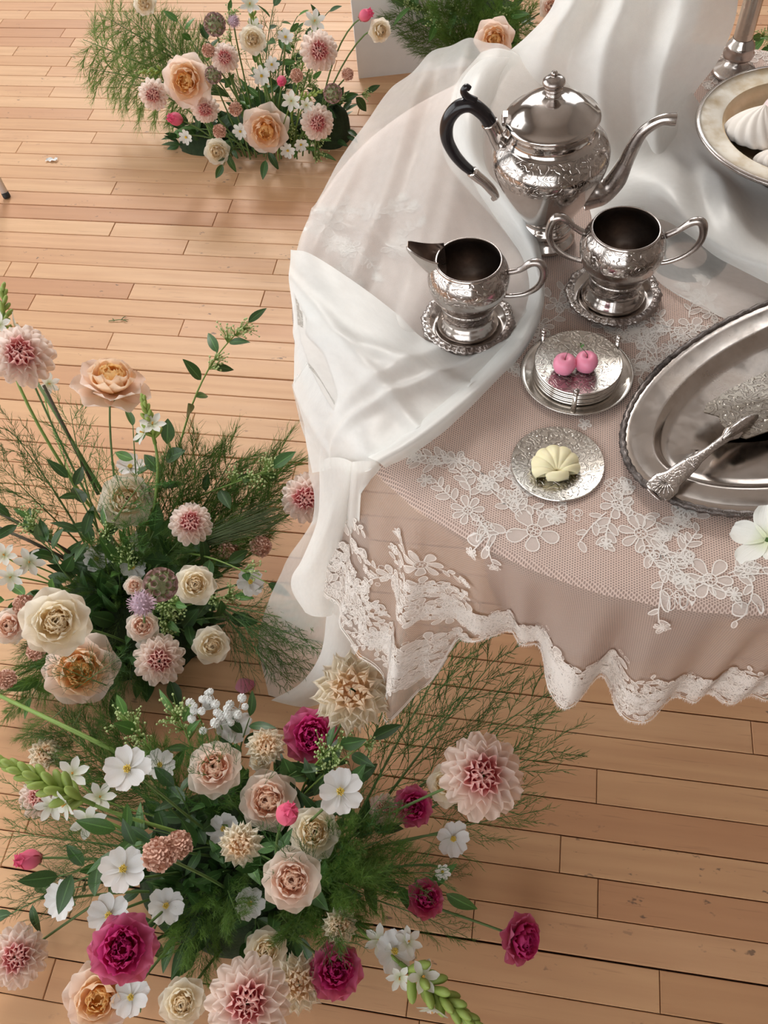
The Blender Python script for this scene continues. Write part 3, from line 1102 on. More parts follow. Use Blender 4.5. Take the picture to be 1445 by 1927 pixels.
jl = at(880, 611, TZ + .007); jl.z = TZ + .007
saucer(jl, .0535, 'small silver saucer with scrolled rim on the organza, under the milk jug')
jug = thing('milk_jug', 'tarnished silver milk jug with dark inside, pouring lip and one handle', 'jug', (jl.x, jl.y, jl.z), rz=radians(-4))
vessel(jug, 1.0)
ear(jug, 1, ((.0420, .0830), (.0550, .0880), (.0660, .0985), (.0760, .0985), (.0805, .0850), (.0760, .0680), (.0640, .0560), (.0500, .0510), (.0400, .0500)), (.0034, .0032, .0042, .0048, .0042, .0034, .0028, .0026, .0028), M_sil_t)
rows = []
for i in range(15):                                   # open pouring lip, a channel that narrows to a point
    t = i / 14
    cx, cz = -.030 - .037 * t, .0900 + .0040 * t + .010 * t * t
    w, dp = .0135 * (1 - t) ** .7 + .0045, .030 * (1 - t) ** .9 + .0055
    row = []
    for j in range(13):
        a = -pi / 2 * 1.08 + pi * 1.08 * j / 12
        row.append((cx + .004 * cos(a) * (1 - t), w * sin(a), cz + .002 * (1 - t) ** 2 - dp * cos(a) + .0035))
    rows.append(row)
inner_rows = [[(p[0] + .0006, p[1] * .90, p[2] + .0010) for p in r] for r in rows]
mb = MB(); mb.grid(rows); mb.grid([rows[-1], inner_rows[-1]]); mb.grid([[r[0] for r in rows], [r[0] for r in inner_rows]]); mb.grid([[r[-1] for r in rows], [r[-1] for r in inner_rows]])
lip = mb.build('pouring_lip', M_sil, jug)
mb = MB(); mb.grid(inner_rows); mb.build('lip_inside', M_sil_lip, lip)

sl = at(1152, 559, TZ + .0035); sl.z = TZ + .0035
saucer(sl, .0548, 'small silver saucer with scrolled rim on the lace, under the sugar bowl')
bowl = thing('sugar_bowl', 'silver two-handled sugar bowl with engraved shoulder and brown inside', 'bowl', (sl.x, sl.y, sl.z), rz=radians(1))
vessel(bowl, 1.035)
for sgn in (1, -1):
    ear(bowl, sgn, ((.0430, .0900), (.0550, .0980), (.0670, .1090), (.0770, .1080), (.0815, .0920), (.0780, .0760), (.0670, .0630), (.0530, .0550), (.0400, .0520)), (.0036, .0032, .0044, .0050, .0042, .0034, .0030, .0028, .0030), M_sil_t)

# --- coaster holder with its stack
hl = at(1084, 706, TZ + .002); hl.z = TZ + .002
hold = thing('coaster_holder', 'round polished silver coaster holder with three ball-topped posts', 'coaster holder', hl)
mb = MB(); mb.lathe([(.0005, .0005), (.052, .0005), (.058, .0022), (.0608, .0040), (.0612, .0052), (.0600, .0056), (.0560, .0040), (.0500, .0026), (.0005, .0024)], 80); mb.build('plate', M_cplain, hold)
for ang in (140, 36, 268):
    a = radians(ang)
    post = bpy.data.objects.new('post', None)
    mb = MB()
    mb.tube([(.0530 * cos(a), .0530 * sin(a), .0035), (.0512 * cos(a), .0512 * sin(a), .012), (.0512 * cos(a), .0512 * sin(a), .026)], [.0032, .0026, .0022], 12, flat=1.3)
    post = mb.build('post', M_cplain, hold)
    mb = MB(); mb.ball((.0512 * cos(a), .0512 * sin(a), .0265), .0030, 12, 8); mb.ball((.0512 * cos(a), .0512 * sin(a), .0312), .0034, 12, 8); mb.build('ball', M_sil_t, post)


def coaster(loc, r, label, rz):
    c = thing('coaster', label, 'coaster', loc, 'engraved silver coasters', rz)
    mb = MB(); mb.lathe([(.0005, 0), (r - .0015, 0), (r, .0008), (r, .0020), (r - .0008, .0027)], 80); mb.build('edge', M_cplain, c)
    mb = MB(); mb.lathe([(r - .0008, .0027), (r - .0016, .0026), (r - .0022, .0024), (.0005, .0024)], 80); mb.build('engraved_face', M_coaster, c)
    return c


names = ['lowest', 'second lowest', 'third from the bottom', 'third from the top', 'second highest', 'topmost']
for i in range(6):
    nm = names[i]
    coaster((hl.x, hl.y + .0004 * (i % 2), hl.z + .0034 + i * .0031), .0473, 'engraved silver coaster in the holder, %s of its stack%s' % (nm, ', bearing two pink apples' if i == 5 else ''), i * .7)
stack_top = hl.z + .0034 + 5 * .0031 + .0027
cl = at(1049, 871, TZ + .004); cl.z = TZ + .002
coaster(cl, .0478, 'single engraved silver coaster lying on the lace, under the ivory shell', 1.1)

# --- two pink apples and the ivory shell
M_pink = plain('pink_wax', (.86, .29, .42), .42, var=.06, vscale=60, Subsurface_Weight=.25, Subsurface_Radius=(.004, .002, .002))
M_stem_thin = plain('thin_wire_stem', (.10, .08, .05), .6)
M_tinyleaf = plain('tiny_green_leaf', (.08, .22, .04), .5)
for i, (px, py, lab) in enumerate(((1062, 686, 'pink wax miniature apple on the coaster stack, the one on the left'), (1103, 682, 'pink wax miniature apple on the coaster stack, with the longer wire stem'))):
    q = at(px, py, stack_top + .010); q.z = stack_top
    ap = thing('miniature_apple', lab, 'apple', q, 'pink miniature apples', i * 1.3)
    mb = MB()
    mb.lathe([(r * 1.0, z) for r, z in ((.0004, .0012), (.0040, .0002), (.0075, .0008), (.0105, .0040), (.0121, .0090), (.0122, .0125), (.0108, .0170), (.0078, .0200), (.0048, .0205), (.0022, .0192), (.0004, .0172))], 40,
             rf=lambda r, z, a: r * (1 + .02 * cos(5 * a) * (1 - z / .02)))
    mb.build('fruit', M_pink, ap)
    tip = Vector((.003, .004, .030)) if i == 0 else Vector((-.005, .008, .036))
    mb = MB(); mb.tube(spline([Vector((0, 0, .016)), Vector((.0004, .0006, .022)), tip], 10), .00035, 6); st = mb.build('stem', M_stem_thin, ap)
    if i == 1:
        mb = MB()
        for k in range(5):
            a = k * 1.25
            mb.add([tuple(tip), tuple(tip + Vector((.004 * cos(a), .004 * sin(a), .001))), tuple(tip + Vector((.003 * cos(a + .5), .003 * sin(a + .5), .003)))], [(0, 1, 2)])
        mb.build('leaf', M_tinyleaf, st)

M_ivory = plain('ivory_wax', (.86, .78, .50), .45, var=.05, vscale=70, Subsurface_Weight=.2, Subsurface_Radius=(.004, .003, .001))
q = at(1046, 893, cl.z + .0026); q.z = cl.z + .0026
sh = thing('shell_candle', 'small ivory scallop shell lying on the single coaster', 'shell', q)
mb = MB()
NR, NAZ = 16, 84
rows, bot = [], []
for i in range(NR + 1):
    t = i / NR
    row, rb = [], []
    for j in range(NAZ + 1):
        s = 2 * j / NAZ - 1
        a = pi / 2 - s * radians(98)
        rib = abs(cos(pi * 3.5 * s)) ** .7
        ext = .0275 - .0085 * abs(s) ** 2.2 + .0012 * rib
        r = .002 + ext * t
        x, y = r * cos(a), r * sin(a)
        z = .0030 + .0105 * sin(pi * min(1, .12 + .86 * t ** .85)) ** .8 * (1 - .25 * abs(s)) + .0024 * rib * t ** .6 * (1 - .35 * t)
        row.append((x, y, z)); rb.append((x * .97, y * .97, .0002))
    rows.append(row); bot.append(rb)
mb.grid(rows); mb.grid(bot); mb.grid([rows[-1], bot[-1]])
mb.build('fan', M_ivory, sh)
mb = MB(); mb.tube([(-.0110, -.003, .0058), (-.0100, -.003, .0062), (0, -.0045, .0066), (.0100, -.003, .0062), (.0110, -.003, .0058)], [.0034, .0054, .0056, .0054, .0034], 14); mb.build('hinge', M_ivory, sh)
sh.rotation_euler = (radians(14), 0, radians(12))

# --- oval tray with cake server
ang = radians(33.2)
tl = Vector((.334, .666, TZ + .0025))
tray = thing('oval_tray', 'large worn silver oval tray with twisted rope edge at the right of the table', 'tray', tl, rz=ang)
TA, TB = .25, .1315
def ell(th, d):
    nx, ny = cos(th) / TA, sin(th) / TB
    l = hypot(nx, ny)
    return TA * cos(th) - nx / l * d, TB * sin(th) - ny / l * d
rows = []
for d, z in ((.002, .0120), (.0045, .0130), (.010, .0126), (.028, .0108), (.0305, .0112), (.0325, .0104), (.038, .0045), (.043, .0022), (.050, .0018), (.066, .0017), (.095, .0016), (.115, .0016)):
    rows.append([(*ell(2 * pi * j / 160, d), z) for j in range(160)])
mb = MB(); mb.grid(rows, None, True); mb.f.append(tuple(range(11 * 160, 12 * 160))); mb.mi.append(0)
mb.build('dish', M_tray, tray)
rows = []
for j in range(320):
    th = 2 * pi * j / 320
    row = []
    nx, ny = cos(th) / TA, sin(th) / TB
    l = hypot(nx, ny)
    for k in range(9):
        p = 2 * pi * k / 9
        rr = .0036 * (1 + .22 * sin(80 * th + 2 * p))
        x, y = ell(th, .0005)
        row.append((x + nx / l * rr * cos(p), y + ny / l * rr * cos(p), .0112 + rr * sin(p)))
    rows.append(row)
rows.append(rows[0])
mb = MB(); mb.grid(rows, None, True); mb.build('rope_edge', M_rope, tray)
mb = MB(); mb.grid([[(*ell(2 * pi * j / 120, d), z) for j in range(120)] for d, z in ((.004, .0095), (.020, .0060), (.045, .0008), (.10, .0004))], None, True); mb.build('underside', M_sil_t, tray)

e0, e1 = at(1231, 926, TZ + .024), at(1386, 813, TZ + .026)
dr = (e1 - e0); dr.z = 0; dr.normalize(); sd = Vector((-dr.y, dr.x, 0))
srv = thing('cake_server', 'silver cake server with shell-ended handle resting across the oval tray', 'cake server', e0)
M_srv = m_silver('server_handle', .45, .25, 120.0, .16)
M_blade = m_silver('server_blade_engraved', .55, .7, 70.0, .20, (.42, .375, .32), (.18, .15, .12))
Lh = (e1 - e0).length
pts, hw = [], []
NH = 40
for i in range(NH + 1):
    t = i / NH
    pts.append(Vector((0, 0, 0)) + dr * (Lh * t) + Vector((0, 0, -.004 + .010 * t + .004 * sin(pi * t))))
    hw.append(lerp_table([(0, .0095), (.04, .0145), (.14, .0150), (.22, .0105), (.30, .0098), (.42, .0082), (.52, .0054), (.66, .0042), (.84, .0048), (.93, .0085), (1, .0070)], t))
rows = []
for i, p in enumerate(pts):
    row = []
    for k in range(14):
        a = 2 * pi * k / 14
        th = .0024
        row.append(tuple(p + sd * (hw[i] * cos(a)) + Vector((0, 0, th * sin(a) + (.0006 * abs(cos(a)) if hw[i] > .006 else 0)))))
    rows.append(row)
mb = MB(); mb.grid(rows, None, True)
mb.f.append(tuple(range(14))); mb.mi.append(0)
hd = mb.build('handle', M_srv, srv)
def fan(c, L, W, n, flip):
    m = MB()
    for k in range(n):
        a = radians(-80 + 160 * k / (n - 1))
        p0 = c + dr * (flip * -.001) + Vector((0, 0, .0022))
        p1 = c + dr * (flip * -L * cos(a)) + sd * (W * sin(a)) + Vector((0, 0, .0020))
        m.tube([p0, (p0 + p1) / 2 + Vector((0, 0, .0008)), p1], [.0004, .0010, .0007], 6)
    return m
fan(pts[6], .0165, .0115, 9, 1).build('shell_ornament', M_sil_t, hd)
fan(pts[16], .0095, .0070, 7, -1).build('shell_ornament', M_sil_t, hd)
mb = MB(); mb.tube([pts[-1] + dr * s + Vector((0, 0, z)) for s, z in ((-.022, .002), (-.010, .004), (.004, .003), (.016, .001), (.028, -.002))], [.003, .0085, .0105, .0085, .004], 12, flat=.55); mb.build('joint', M_srv, srv)
bz = pts[-1].z - .002
bd = Vector((cos(radians(36)), sin(radians(36)), 0)); bs = Vector((-bd.y, bd.x, 0))
o0 = pts[-1].copy(); o0.z = bz
out2 = [(-.012, .036), (-.004, .043), (.03, .047), (.075, .047), (.125, .030), (.150, .004), (.125, -.012), (.075, -.018), (.03, -.016), (.002, -.012), (-.004, -.004), (-.008, .012), (-.003, .024)]
top = [o0 + bd * s + bs * w for s, w in out2]
mb = MB()
n = len(top)
cpt = o0 + bd * .06 + bs * .014 + Vector((0, 0, .001))
mb.add([tuple(cpt)] + [tuple(p) for p in top], [(0, 1 + i, 1 + (i + 1) % n) for i in range(n)])
mb.add([tuple(p) for p in top] + [tuple(p - Vector((0, 0, .0018))) for p in top], [(i, (i + 1) % n, n + (i + 1) % n, n + i) for i in range(n)] + [tuple(range(2 * n - 1, n - 1, -1))])
mb.build('blade', M_blade, srv, smooth=False)

# --- pedestal dish with meringues, candlestick
dl = Vector((.321, 1.023, TZ + .006))
dish = thing('pedestal_dish', 'silver pedestal dish with broad gilt-worn rim, holding meringues', 'dish', dl)
mb = MB(); mb.lathe([(.001, 0), (.048, 0), (.050, .004), (.043, .009), (.022, .014), (.012, .022), (.011, .034), (.018, .042), (.034, .046)], 56); mb.build('foot', M_sil_t, dish)
mb = MB(); mb.lathe([(.030, .045), (.070, .048), (.088, .054), (.100, .063), (.122, .069), (.1285, .0705), (.1310, .0735), (.1295, .0765), (.1260, .0765)], 80); mb.build('underside', M_sil_t, dish)
mb = MB(); mb.lathe([(.1260, .0765), (.1225, .0750), (.1150, .0742), (.1040, .0728), (.0985, .0728)], 80); mb.build('rim', M_gild, dish)
mb = MB(); mb.lathe([(.0985, .0728), (.0965, .0715), (.0930, .0640), (.0870, .0565), (.0700, .0530), (.0008, .0520)], 80); mb.build('well', m_silver('dish_gilt_well_lightened', .5, 0, 40.0, .45, (.80, .66, .46), (.62, .45, .24)), dish)  # gilt tint lightened to offset the shade inside the dish
M_mer = plain('meringue_white', (.88, .80, .72), .75, var=.05, vscale=50)
M_merp = plain('meringue_pink', (.86, .70, .68), .75, var=.06, vscale=50)


def meringue(px, py, zc, r, h, nrib, label, mt, twist):
    q = at(px, py, zc)
    q.z = dl.z + (.0535 if zc < .83 else zc - TZ - .004)
    m = thing('meringue', label, 'meringue', q, 'piped meringues')
    prof = [(.0005, .0), (.85, .0), (1.0, .10), (1.02, .22), (.93, .40), (.76, .58), (.56, .74), (.36, .87), (.18, .97), (.06, 1.04), (.001, 1.07)]
    rows = []
    pp = spline([Vector((a, 0, b)) for a, b in prof], 34)
    for i, p in enumerate(pp):
        row = []
        for j in range(nrib * 8):
            a = 2 * pi * j / (nrib * 8)
            k = 1 + .13 * (abs(sin((a * nrib + twist * p.z) / 2)) - .5) * min(1, i / 4)
            row.append((r * max(p.x, .0005) * k * cos(a), r * max(p.x, .0005) * k * sin(a), h * p.z))
        rows.append(row)
    mb = MB(); mb.grid(rows, None, True); mb.build('swirl', mt, m)
    m.rotation_euler = (radians(-14), radians(10), 0)
    return m


meringue(1412, 262, dl.z + .055, .0340, .040, 13, 'large white piped meringue at the front-left of the pedestal dish', M_mer, 9)
meringue(1478, 232, dl.z + .055, .032, .056, 11, 'pale pink piped meringue at the right edge, above the white one', M_merp, 12)
meringue(1452, 312, dl.z + .055, .022, .022, 11, 'small flat meringue at the near edge of the pedestal dish', M_mer, 7)

cb = at(1380, 136, TZ + .004)
cs = thing('candlestick', 'slender fluted silver candlestick standing behind the pedestal dish', 'candlestick', cb)
mb = MB(); mb.lathe([(.001, 0), (.030, 0), (.031, .003), (.028, .007), (.020, .011), (.016, .016), (.015, .022)], 56); mb.build('base', M_sil_t, cs)
mb = MB(); mb.lathe([(.015, .020), (.0205, .024), (.0215, .029), (.0190, .033), (.0200, .037), (.0185, .042), (.0150, .046), (.0135, .050)], 48); mb.build('collar', M_sil_t, cs)
mb = MB(); mb.lathe([(.0130, .048), (.0125, .10), (.0120, .18), (.0118, .26), (.0150, .27), (.0190, .28), (.0175, .30), (.001, .30)], 48, rf=lambda r, z, a: r * (1 + (.05 * cos(10 * a) if .05 < z < .265 else 0))); mb.build('column', m_silver('candlestick_silver', .5, 0, 30, .24, (.70, .64, .56), (.40, .34, .28)), cs)

# ================================================================== plinth, leg, floor scraps
M_white = plain('white_painted_board', (.80, .79, .78), .6, var=.04)
pA, pB = at(675, 148, 0), at(775, 137, 0)
dv = (pB - pA).normalized(); pv = Vector((-dv.y, dv.x, 0))
pl = thing('display_plinth', 'tall pale grey box plinth standing on the floor behind the table', 'plinth', pA)
mb = MB()
for (a, b) in ((0, 1),):
    base = [Vector((0, 0, 0)), dv * .34, dv * .34 + pv * .30, pv * .30]
    bev = .002
    mb.add([tuple(p) for p in base] + [tuple(p + Vector((0, 0, .70))) for p in base], [(0, 1, 5, 4), (1, 2, 6, 5), (2, 3, 7, 6), (3, 0, 4, 7)])
mb.build('side_panels', M_white, pl, smooth=False)
mb = MB(); tp = [p + Vector((0, 0, .70)) for p in base]
mb.add([tuple(p) for p in tp] + [tuple(p + Vector((0, 0, .012))) for p in tp], [(0, 1, 5, 4), (1, 2, 6, 5), (2, 3, 7, 6), (3, 0, 4, 7), (4, 5, 6, 7)])
mb.build('top_panel', M_white, pl, smooth=False)

f0 = at(14, 372, 0); f0.z = 0
f1 = at(-30, 290, .12)
lg = thing('furniture_leg', 'slanting white tubular furniture leg with black rubber foot at the left edge', 'furniture leg', f0)
d = (f1 - f0).normalized()
mb = MB(); mb.tube([d * .012, d * .20, d * .42], .0095, 18); mb.build('tube', plain('white_enamel', (.72, .71, .70), .35, var=.03), lg)
mb = MB(); mb.tube([Vector((0, 0, .001)), d * .004 + Vector((0, 0, .001)), d * .016], [.0098, .0105, .0102], 18); mb.build('rubber_foot', plain('black_rubber', (.015, .015, .015), .7), lg)
q = at(98, 303, 0)
mb = MB()
rs = random.Random(3)
rows = [[(.024 * (i / 5 - .5) * 1.4, .014 * (j / 4 - .5) + rs.uniform(-.003, .003), .0015 + rs.random() * .006) for j in range(5)] for i in range(6)]
mb.grid(rows)
o = mb.build('paper_scrap', plain('crumpled_white_paper', (.75, .74, .73), .7)); o.location = (q.x, q.y, 0)
tag(o, 'tiny crumpled white scrap on the bare floorboards near the white leg', 'scrap')

# ================================================================== flowers: meshes shared between alike pieces
def petal_mesh(name, mt, L=1.0, W=.5, bulge=.1, curl=0.0, cup=.1, tipw=.35, basew=.25, notch=0.0, ruffle=0.0, point=0.0, nu=6, nv=7, seed=0, spoon=0.0, twist=0.0):
    """petal standing along +Z, its back towards +Y, claw at the origin"""
    rg = random.Random(seed)
    ph = rg.random() * 6
    mb = MB()
    rows, uvs = [], []
    for i in range(nv + 1):
        v = i / nv
        w = (basew + (1 - basew) * sin(min(1.0, v / .62) * pi / 2)) if v < .62 else (tipw + (1 - tipw) * cos((v - .62) / .38 * pi / 2) ** .75)
        w *= W / 2
        row, ur = [], []
        for j in range(nu + 1):
            s = 2 * j / nu - 1
            x = s * w
            z = L * v
            if v > .6:
                k = (v - .6) / .4
                z += -notch * L * (1 - abs(s)) * k + point * L * (1 - abs(s)) ** 1.3 * k - (1 - tipw) * .10 * L * k * s * s
            y = bulge * L * sin(pi * v * .9) + curl * L * v ** 3 - cup * (s * s) * W * (.4 + .6 * v) - spoon * W * (s * s) * v
            y += ruffle * L * sin(s * 5.2 + ph + v * 2) * v * v + ruffle * .6 * L * sin(s * 9 + ph * 2) * v ** 3
            x += twist * L * sin(v * 3 + ph) * .1
            row.append((x, y, z)); ur.append(((s + 1) / 2, v))
        rows.append(row); uvs.append(ur)
    mb.grid(rows, uvs)
    return mb.mesh(name, mt)


def put(theta, tilt, r0=0.0, z0=0.0, s=1.0, sx=1.0, roll=0.0):
    """petal turned to angle theta round the axis, leaning out by tilt"""
    return Matrix.Rotation(theta, 4, 'Z') @ Matrix.Translation((0, r0, z0)) @ Matrix.Rotation(-tilt, 4, 'X') @ Matrix.Rotation(roll, 4, 'Z') @ Matrix.Diagonal((s * sx, s, s, 1))


R_ = radians


def proto_dahlia(tag_, base, mid, tip, seed=0, pointed=False, open_=1.0, heart=None):
    rg = random.Random(seed)
    mt = m_petal('dahlia_petal_' + tag_, base, mid, tip, .5, .48, .15, .03, .30, .72)
    mh = m_petal('dahlia_heart_' + tag_, base, *(heart or (mid, tip)), .5, .48, .15, .03, .45, .98)
    kw = dict(point=.10, tipw=.10) if pointed else dict(point=.0, tipw=.50)
    mo = [petal_mesh('petal', mt, .43, .205, .05, -.02, .24, basew=.38, nu=4, nv=6, seed=k, spoon=.25, ruffle=.012, **kw) for k in range(3)]
    mi = [petal_mesh('petal', mh, .34, .170, .12, -.10, .36, basew=.4, nu=4, nv=6, seed=k + 5, spoon=.35, **kw) for k in range(2)]
    parts = []
    rings = [(15, 100, 1.04, -.02, mo), (15, 86, 1.0, .01, mo), (14, 72, .90, .04, mo), (12, 58, .80, .06, mo), (10, 43, .86, .08, mi), (8, 29, .78, .10, mi), (6, 15, .68, .11, mi), (3, 5, .55, .11, mi)]
    if pointed:
        rings = [(n, t2, s_, z_ * .5, m_) for (n, t_, s_, z_, m_), t2 in zip(rings, (98, 92, 85, 76, 64, 50, 33, 14))]
    th = 0
    for n, tl, s, z, ms in rings:
        th += .45
        for k in range(n):
            parts.append(('petal', rg.choice(ms), put(th + 2 * pi * k / n + rg.uniform(-.06, .06), R_(tl * open_ + rg.uniform(-6, 6)), .05, z * (.6 if pointed else 1) - .08, s * rg.uniform(.93, 1.06), 1.0, rg.uniform(-.15, .15))))
    return parts


def proto_rose(tag_, outer, mid, inner, seed=0, full=False, ruffle=.012, open_=1.0, core=13):
    rg = random.Random(seed)
    m1, m2, m3 = (m_petal('rose_%s_%s' % (nm, tag_), *c, .5, .52, .10) for nm, c in (('outer_petal', outer), ('middle_petal', mid), ('heart_petal', inner)))
    big = [petal_mesh('petal', m1, .50, .52, .10, .10, .16, tipw=.45, basew=.35, ruffle=ruffle, point=.03, seed=k) for k in range(3)]
    md = [petal_mesh('petal', m2, .44, .44, .14, .03, .22, tipw=.5, basew=.35, ruffle=ruffle, seed=k + 9) for k in range(3)]
    inn = [petal_mesh('petal', m3, .36, .30, .14, -.06, .30, tipw=.55, basew=.4, ruffle=ruffle * 1.6, seed=k + 19) for k in range(3)]
    cor = [petal_mesh('petal', m3, .30, .20, .05, -.04, .25, tipw=.6, basew=.5, ruffle=.06, seed=k + 29, nu=5, nv=5) for k in range(3)]
    hb = MB(); hb.ball((0, 0, -.10), .17, 14, 8, 1.0); hb.uv = [(.5, .35)] * len(hb.v)
    parts = [('heart', hb.mesh('heart', m3), Matrix.Identity(4))]
    rings = [(6, 78, 1.0, .05, -.20, big), (6, 62, .98, .045, -.19, big), (6, 46, .98, .04, -.18, md), (6, 32, .96, .035, -.17, md)]
    if full:
        rings += [(7, 24, .98, .03, -.16, inn), (7, 15, .98, .02, -.15, inn), (6, 6, .95, .01, -.14, inn)]
    else:
        rings += [(6, 20, 1.0, .03, -.16, inn)]
    th = rg.random() * 6
    for n, tl, s, r0, z, ms in rings:
        th += .52
        for k in range(n):
            parts.append(('petal', rg.choice(ms), put(th + 2 * pi * k / n + rg.uniform(-.12, .12), R_(tl * open_ + rg.uniform(-6, 6)), r0, z, s * rg.uniform(.94, 1.05), 1, rg.uniform(-.1, .1))))
    for k in range(core):
        a = k * 2.4
        r = .15 * sqrt(k / core)
        M = Matrix.Translation((r * cos(a), r * sin(a), -.09)) @ Matrix.Rotation(a - pi / 2 + rg.uniform(-1.0, 1.0), 4, 'Z') @ Matrix.Rotation(R_(rg.uniform(-38, -4)), 4, 'X') @ Matrix.Scale(rg.uniform(.8, 1.0), 4)
        parts.append(('petal', rg.choice(cor), M))
    return parts


def proto_tulip(tag_, base, mid, tip, seed=0):
    mt = m_petal('tulip_petal_' + tag_, base, mid, tip, .45, .25, .35)
    a = petal_mesh('petal', mt, 1.3, .80, .24, -.40, .36, tipw=.25, basew=.55, point=.05, nu=6, nv=8, seed=1)
    parts = []
    for k in range(6):
        parts.append(('petal', a, put(k * pi / 3, R_(16 if k % 2 else 12), .05, -.62, 1.0 if k % 2 else .96)))
    return parts


def proto_cosmos(tag_, col, n=7, seed=0, centre=(.75, .55, .10), notch=.08, W=.36, tilt=72):
    rg = random.Random(seed)
    mt = m_petal('white_petal_' + tag_, tuple(c * .9 for c in col), col, col, .6, .35, .5)
    ms = [petal_mesh('petal', mt, .48, W, .05, .04, .10, tipw=.6, basew=.18, notch=notch, ruffle=.03, nu=6, nv=6, seed=k + seed) for k in range(3)]
    parts = [('petal', rg.choice(ms), put(2 * pi * k / n + rg.uniform(-.12, .12), R_(tilt + rg.uniform(-12, 10)), .03, -.03, rg.uniform(.9, 1.05))) for k in range(n)]
    mb = MB()
    for k in range(26):
        a, r = k * 2.4, .085 * sqrt(k / 26)
        mb.tube([(r * cos(a) * .6, r * sin(a) * .6, -.03), (r * cos(a), r * sin(a), .05 + .03 * rg.random())], [.008, .014], 5)
    me = mb.mesh('stamens', plain('stamens_' + tag_, centre, .7))
    parts.append(('stamens', me, Matrix.Identity(4)))
    return parts


def proto_pompon(tag_, col, dark, seed=0, n=170, spiky=False):
    rg = random.Random(seed)
    T = NT('pompon_' + tag_)
    uv = T.n('SeparateXYZ', i_0=coord(T, 'UV'))
    c = T.mixc(uv.outputs[1], dark, col)
    mt = T.finish(T.principled(Base_Color=c, Roughness=.7))
    mb = MB()
    for k in range(n):
        z = 1 - 1.75 * (k + .5) / n
        a = k * 2.39996
        r = sqrt(max(0, 1 - z * z))
        d = Vector((r * cos(a), r * sin(a), z))
        t = d.orthogonal().normalized()
        t = Quaternion(d, rg.random() * 6) @ t
        b = d.cross(t)
        R0, R1 = (.22, .5) if spiky else (.36, .49)
        R1 *= rg.uniform(.9, 1.04)
        w = .028 if spiky else .065
        p0, p1 = d * R0, d * R1
        up = (t * .3 + d).normalized()
        mid = d * (R0 + R1) * .5
        mb.add([tuple(p0 - b * w * .5), tuple(p0 + b * w * .5), tuple(mid + b * w - t * .02), tuple(mid - b * w - t * .02), tuple(p1 + b * w * .7 + t * .03), tuple(p1 - b * w * .7 + t * .03)],
               [(0, 1, 2, 3), (3, 2, 4, 5)], [(0, 0), (1, 0), (1, .6), (0, .6), (1, 1), (0, 1)])
    mb.ball((0, 0, -.02), .36, 12, 8)
    for i in range(len(mb.v) - 12 * 9, len(mb.v)):
        mb.uv[i] = (0, 0)
    return [('florets', mb.mesh('florets', mt), Matrix.Identity(4))]


def proto_pod(seed=0):
    """scabious seed head: a ball of papery cups"""
    rg = random.Random(seed)
    mg, mr = plain('seed_cup_paper', (.30, .33, .17), .7, var=.3), plain('seed_cup_rim', (.36, .22, .20), .7, var=.2)
    mb = MB()
    mb.cur = 0
    mb.ball((0, 0, 0), .36, 14, 10)
    n = 34
    for k in range(n):
        z = 1 - 1.8 * (k + .5) / n
        a = k * 2.39996
        r = sqrt(max(0, 1 - z * z))
        d = Vector((r * cos(a), r * sin(a), z))
        q = d.to_track_quat('Z', 'Y')
        rows = []
        for rr, h in ((.03, .34), (.07, .42), (.11, .49)):
            rows.append([tuple(q @ Vector((rr * (1 + .08 * cos(5 * t)) * cos(t), rr * (1 + .08 * cos(5 * t)) * sin(t), h))) for t in [2 * pi * i / 10 for i in range(10)]])
        mb.cur = 0
        mb.grid(rows[:2], None, True); mb.cur = 1; mb.grid(rows[1:], None, True)
    return [('seed_cups', mb.mesh('seed_cups', [mg, mr]), Matrix.Identity(4))]


M_stem = plain('flower_stem_green', (.10, .17, .045), .55, var=.25)
M_stem_l = plain('flower_stem_light_green', (.19, .30, .06), .5, var=.2)
M_stem_b = plain('flower_stem_brown', (.07, .055, .03), .7, var=.3)
M_leafd = m_leaf('leaf_dark_green', (.022, .062, .016), (.055, .130, .030))
M_leafm = m_leaf('leaf_mid_green', (.05, .13, .025), (.11, .25, .05))
M_bud = plain('bud_green', (.27, .36, .075), .5, var=.2, vscale=50)
M_berry = plain('berry_pale_green', (.42, .52, .22), .5, var=.2, vscale=80)
M_whitep = m_petal('tuberose_petal', (.62, .68, .42), (.86, .86, .80), (.88, .88, .84), .5, .3, .15)
M_sepal = plain('sepal_green', (.11, .20, .05), .55, var=.25)

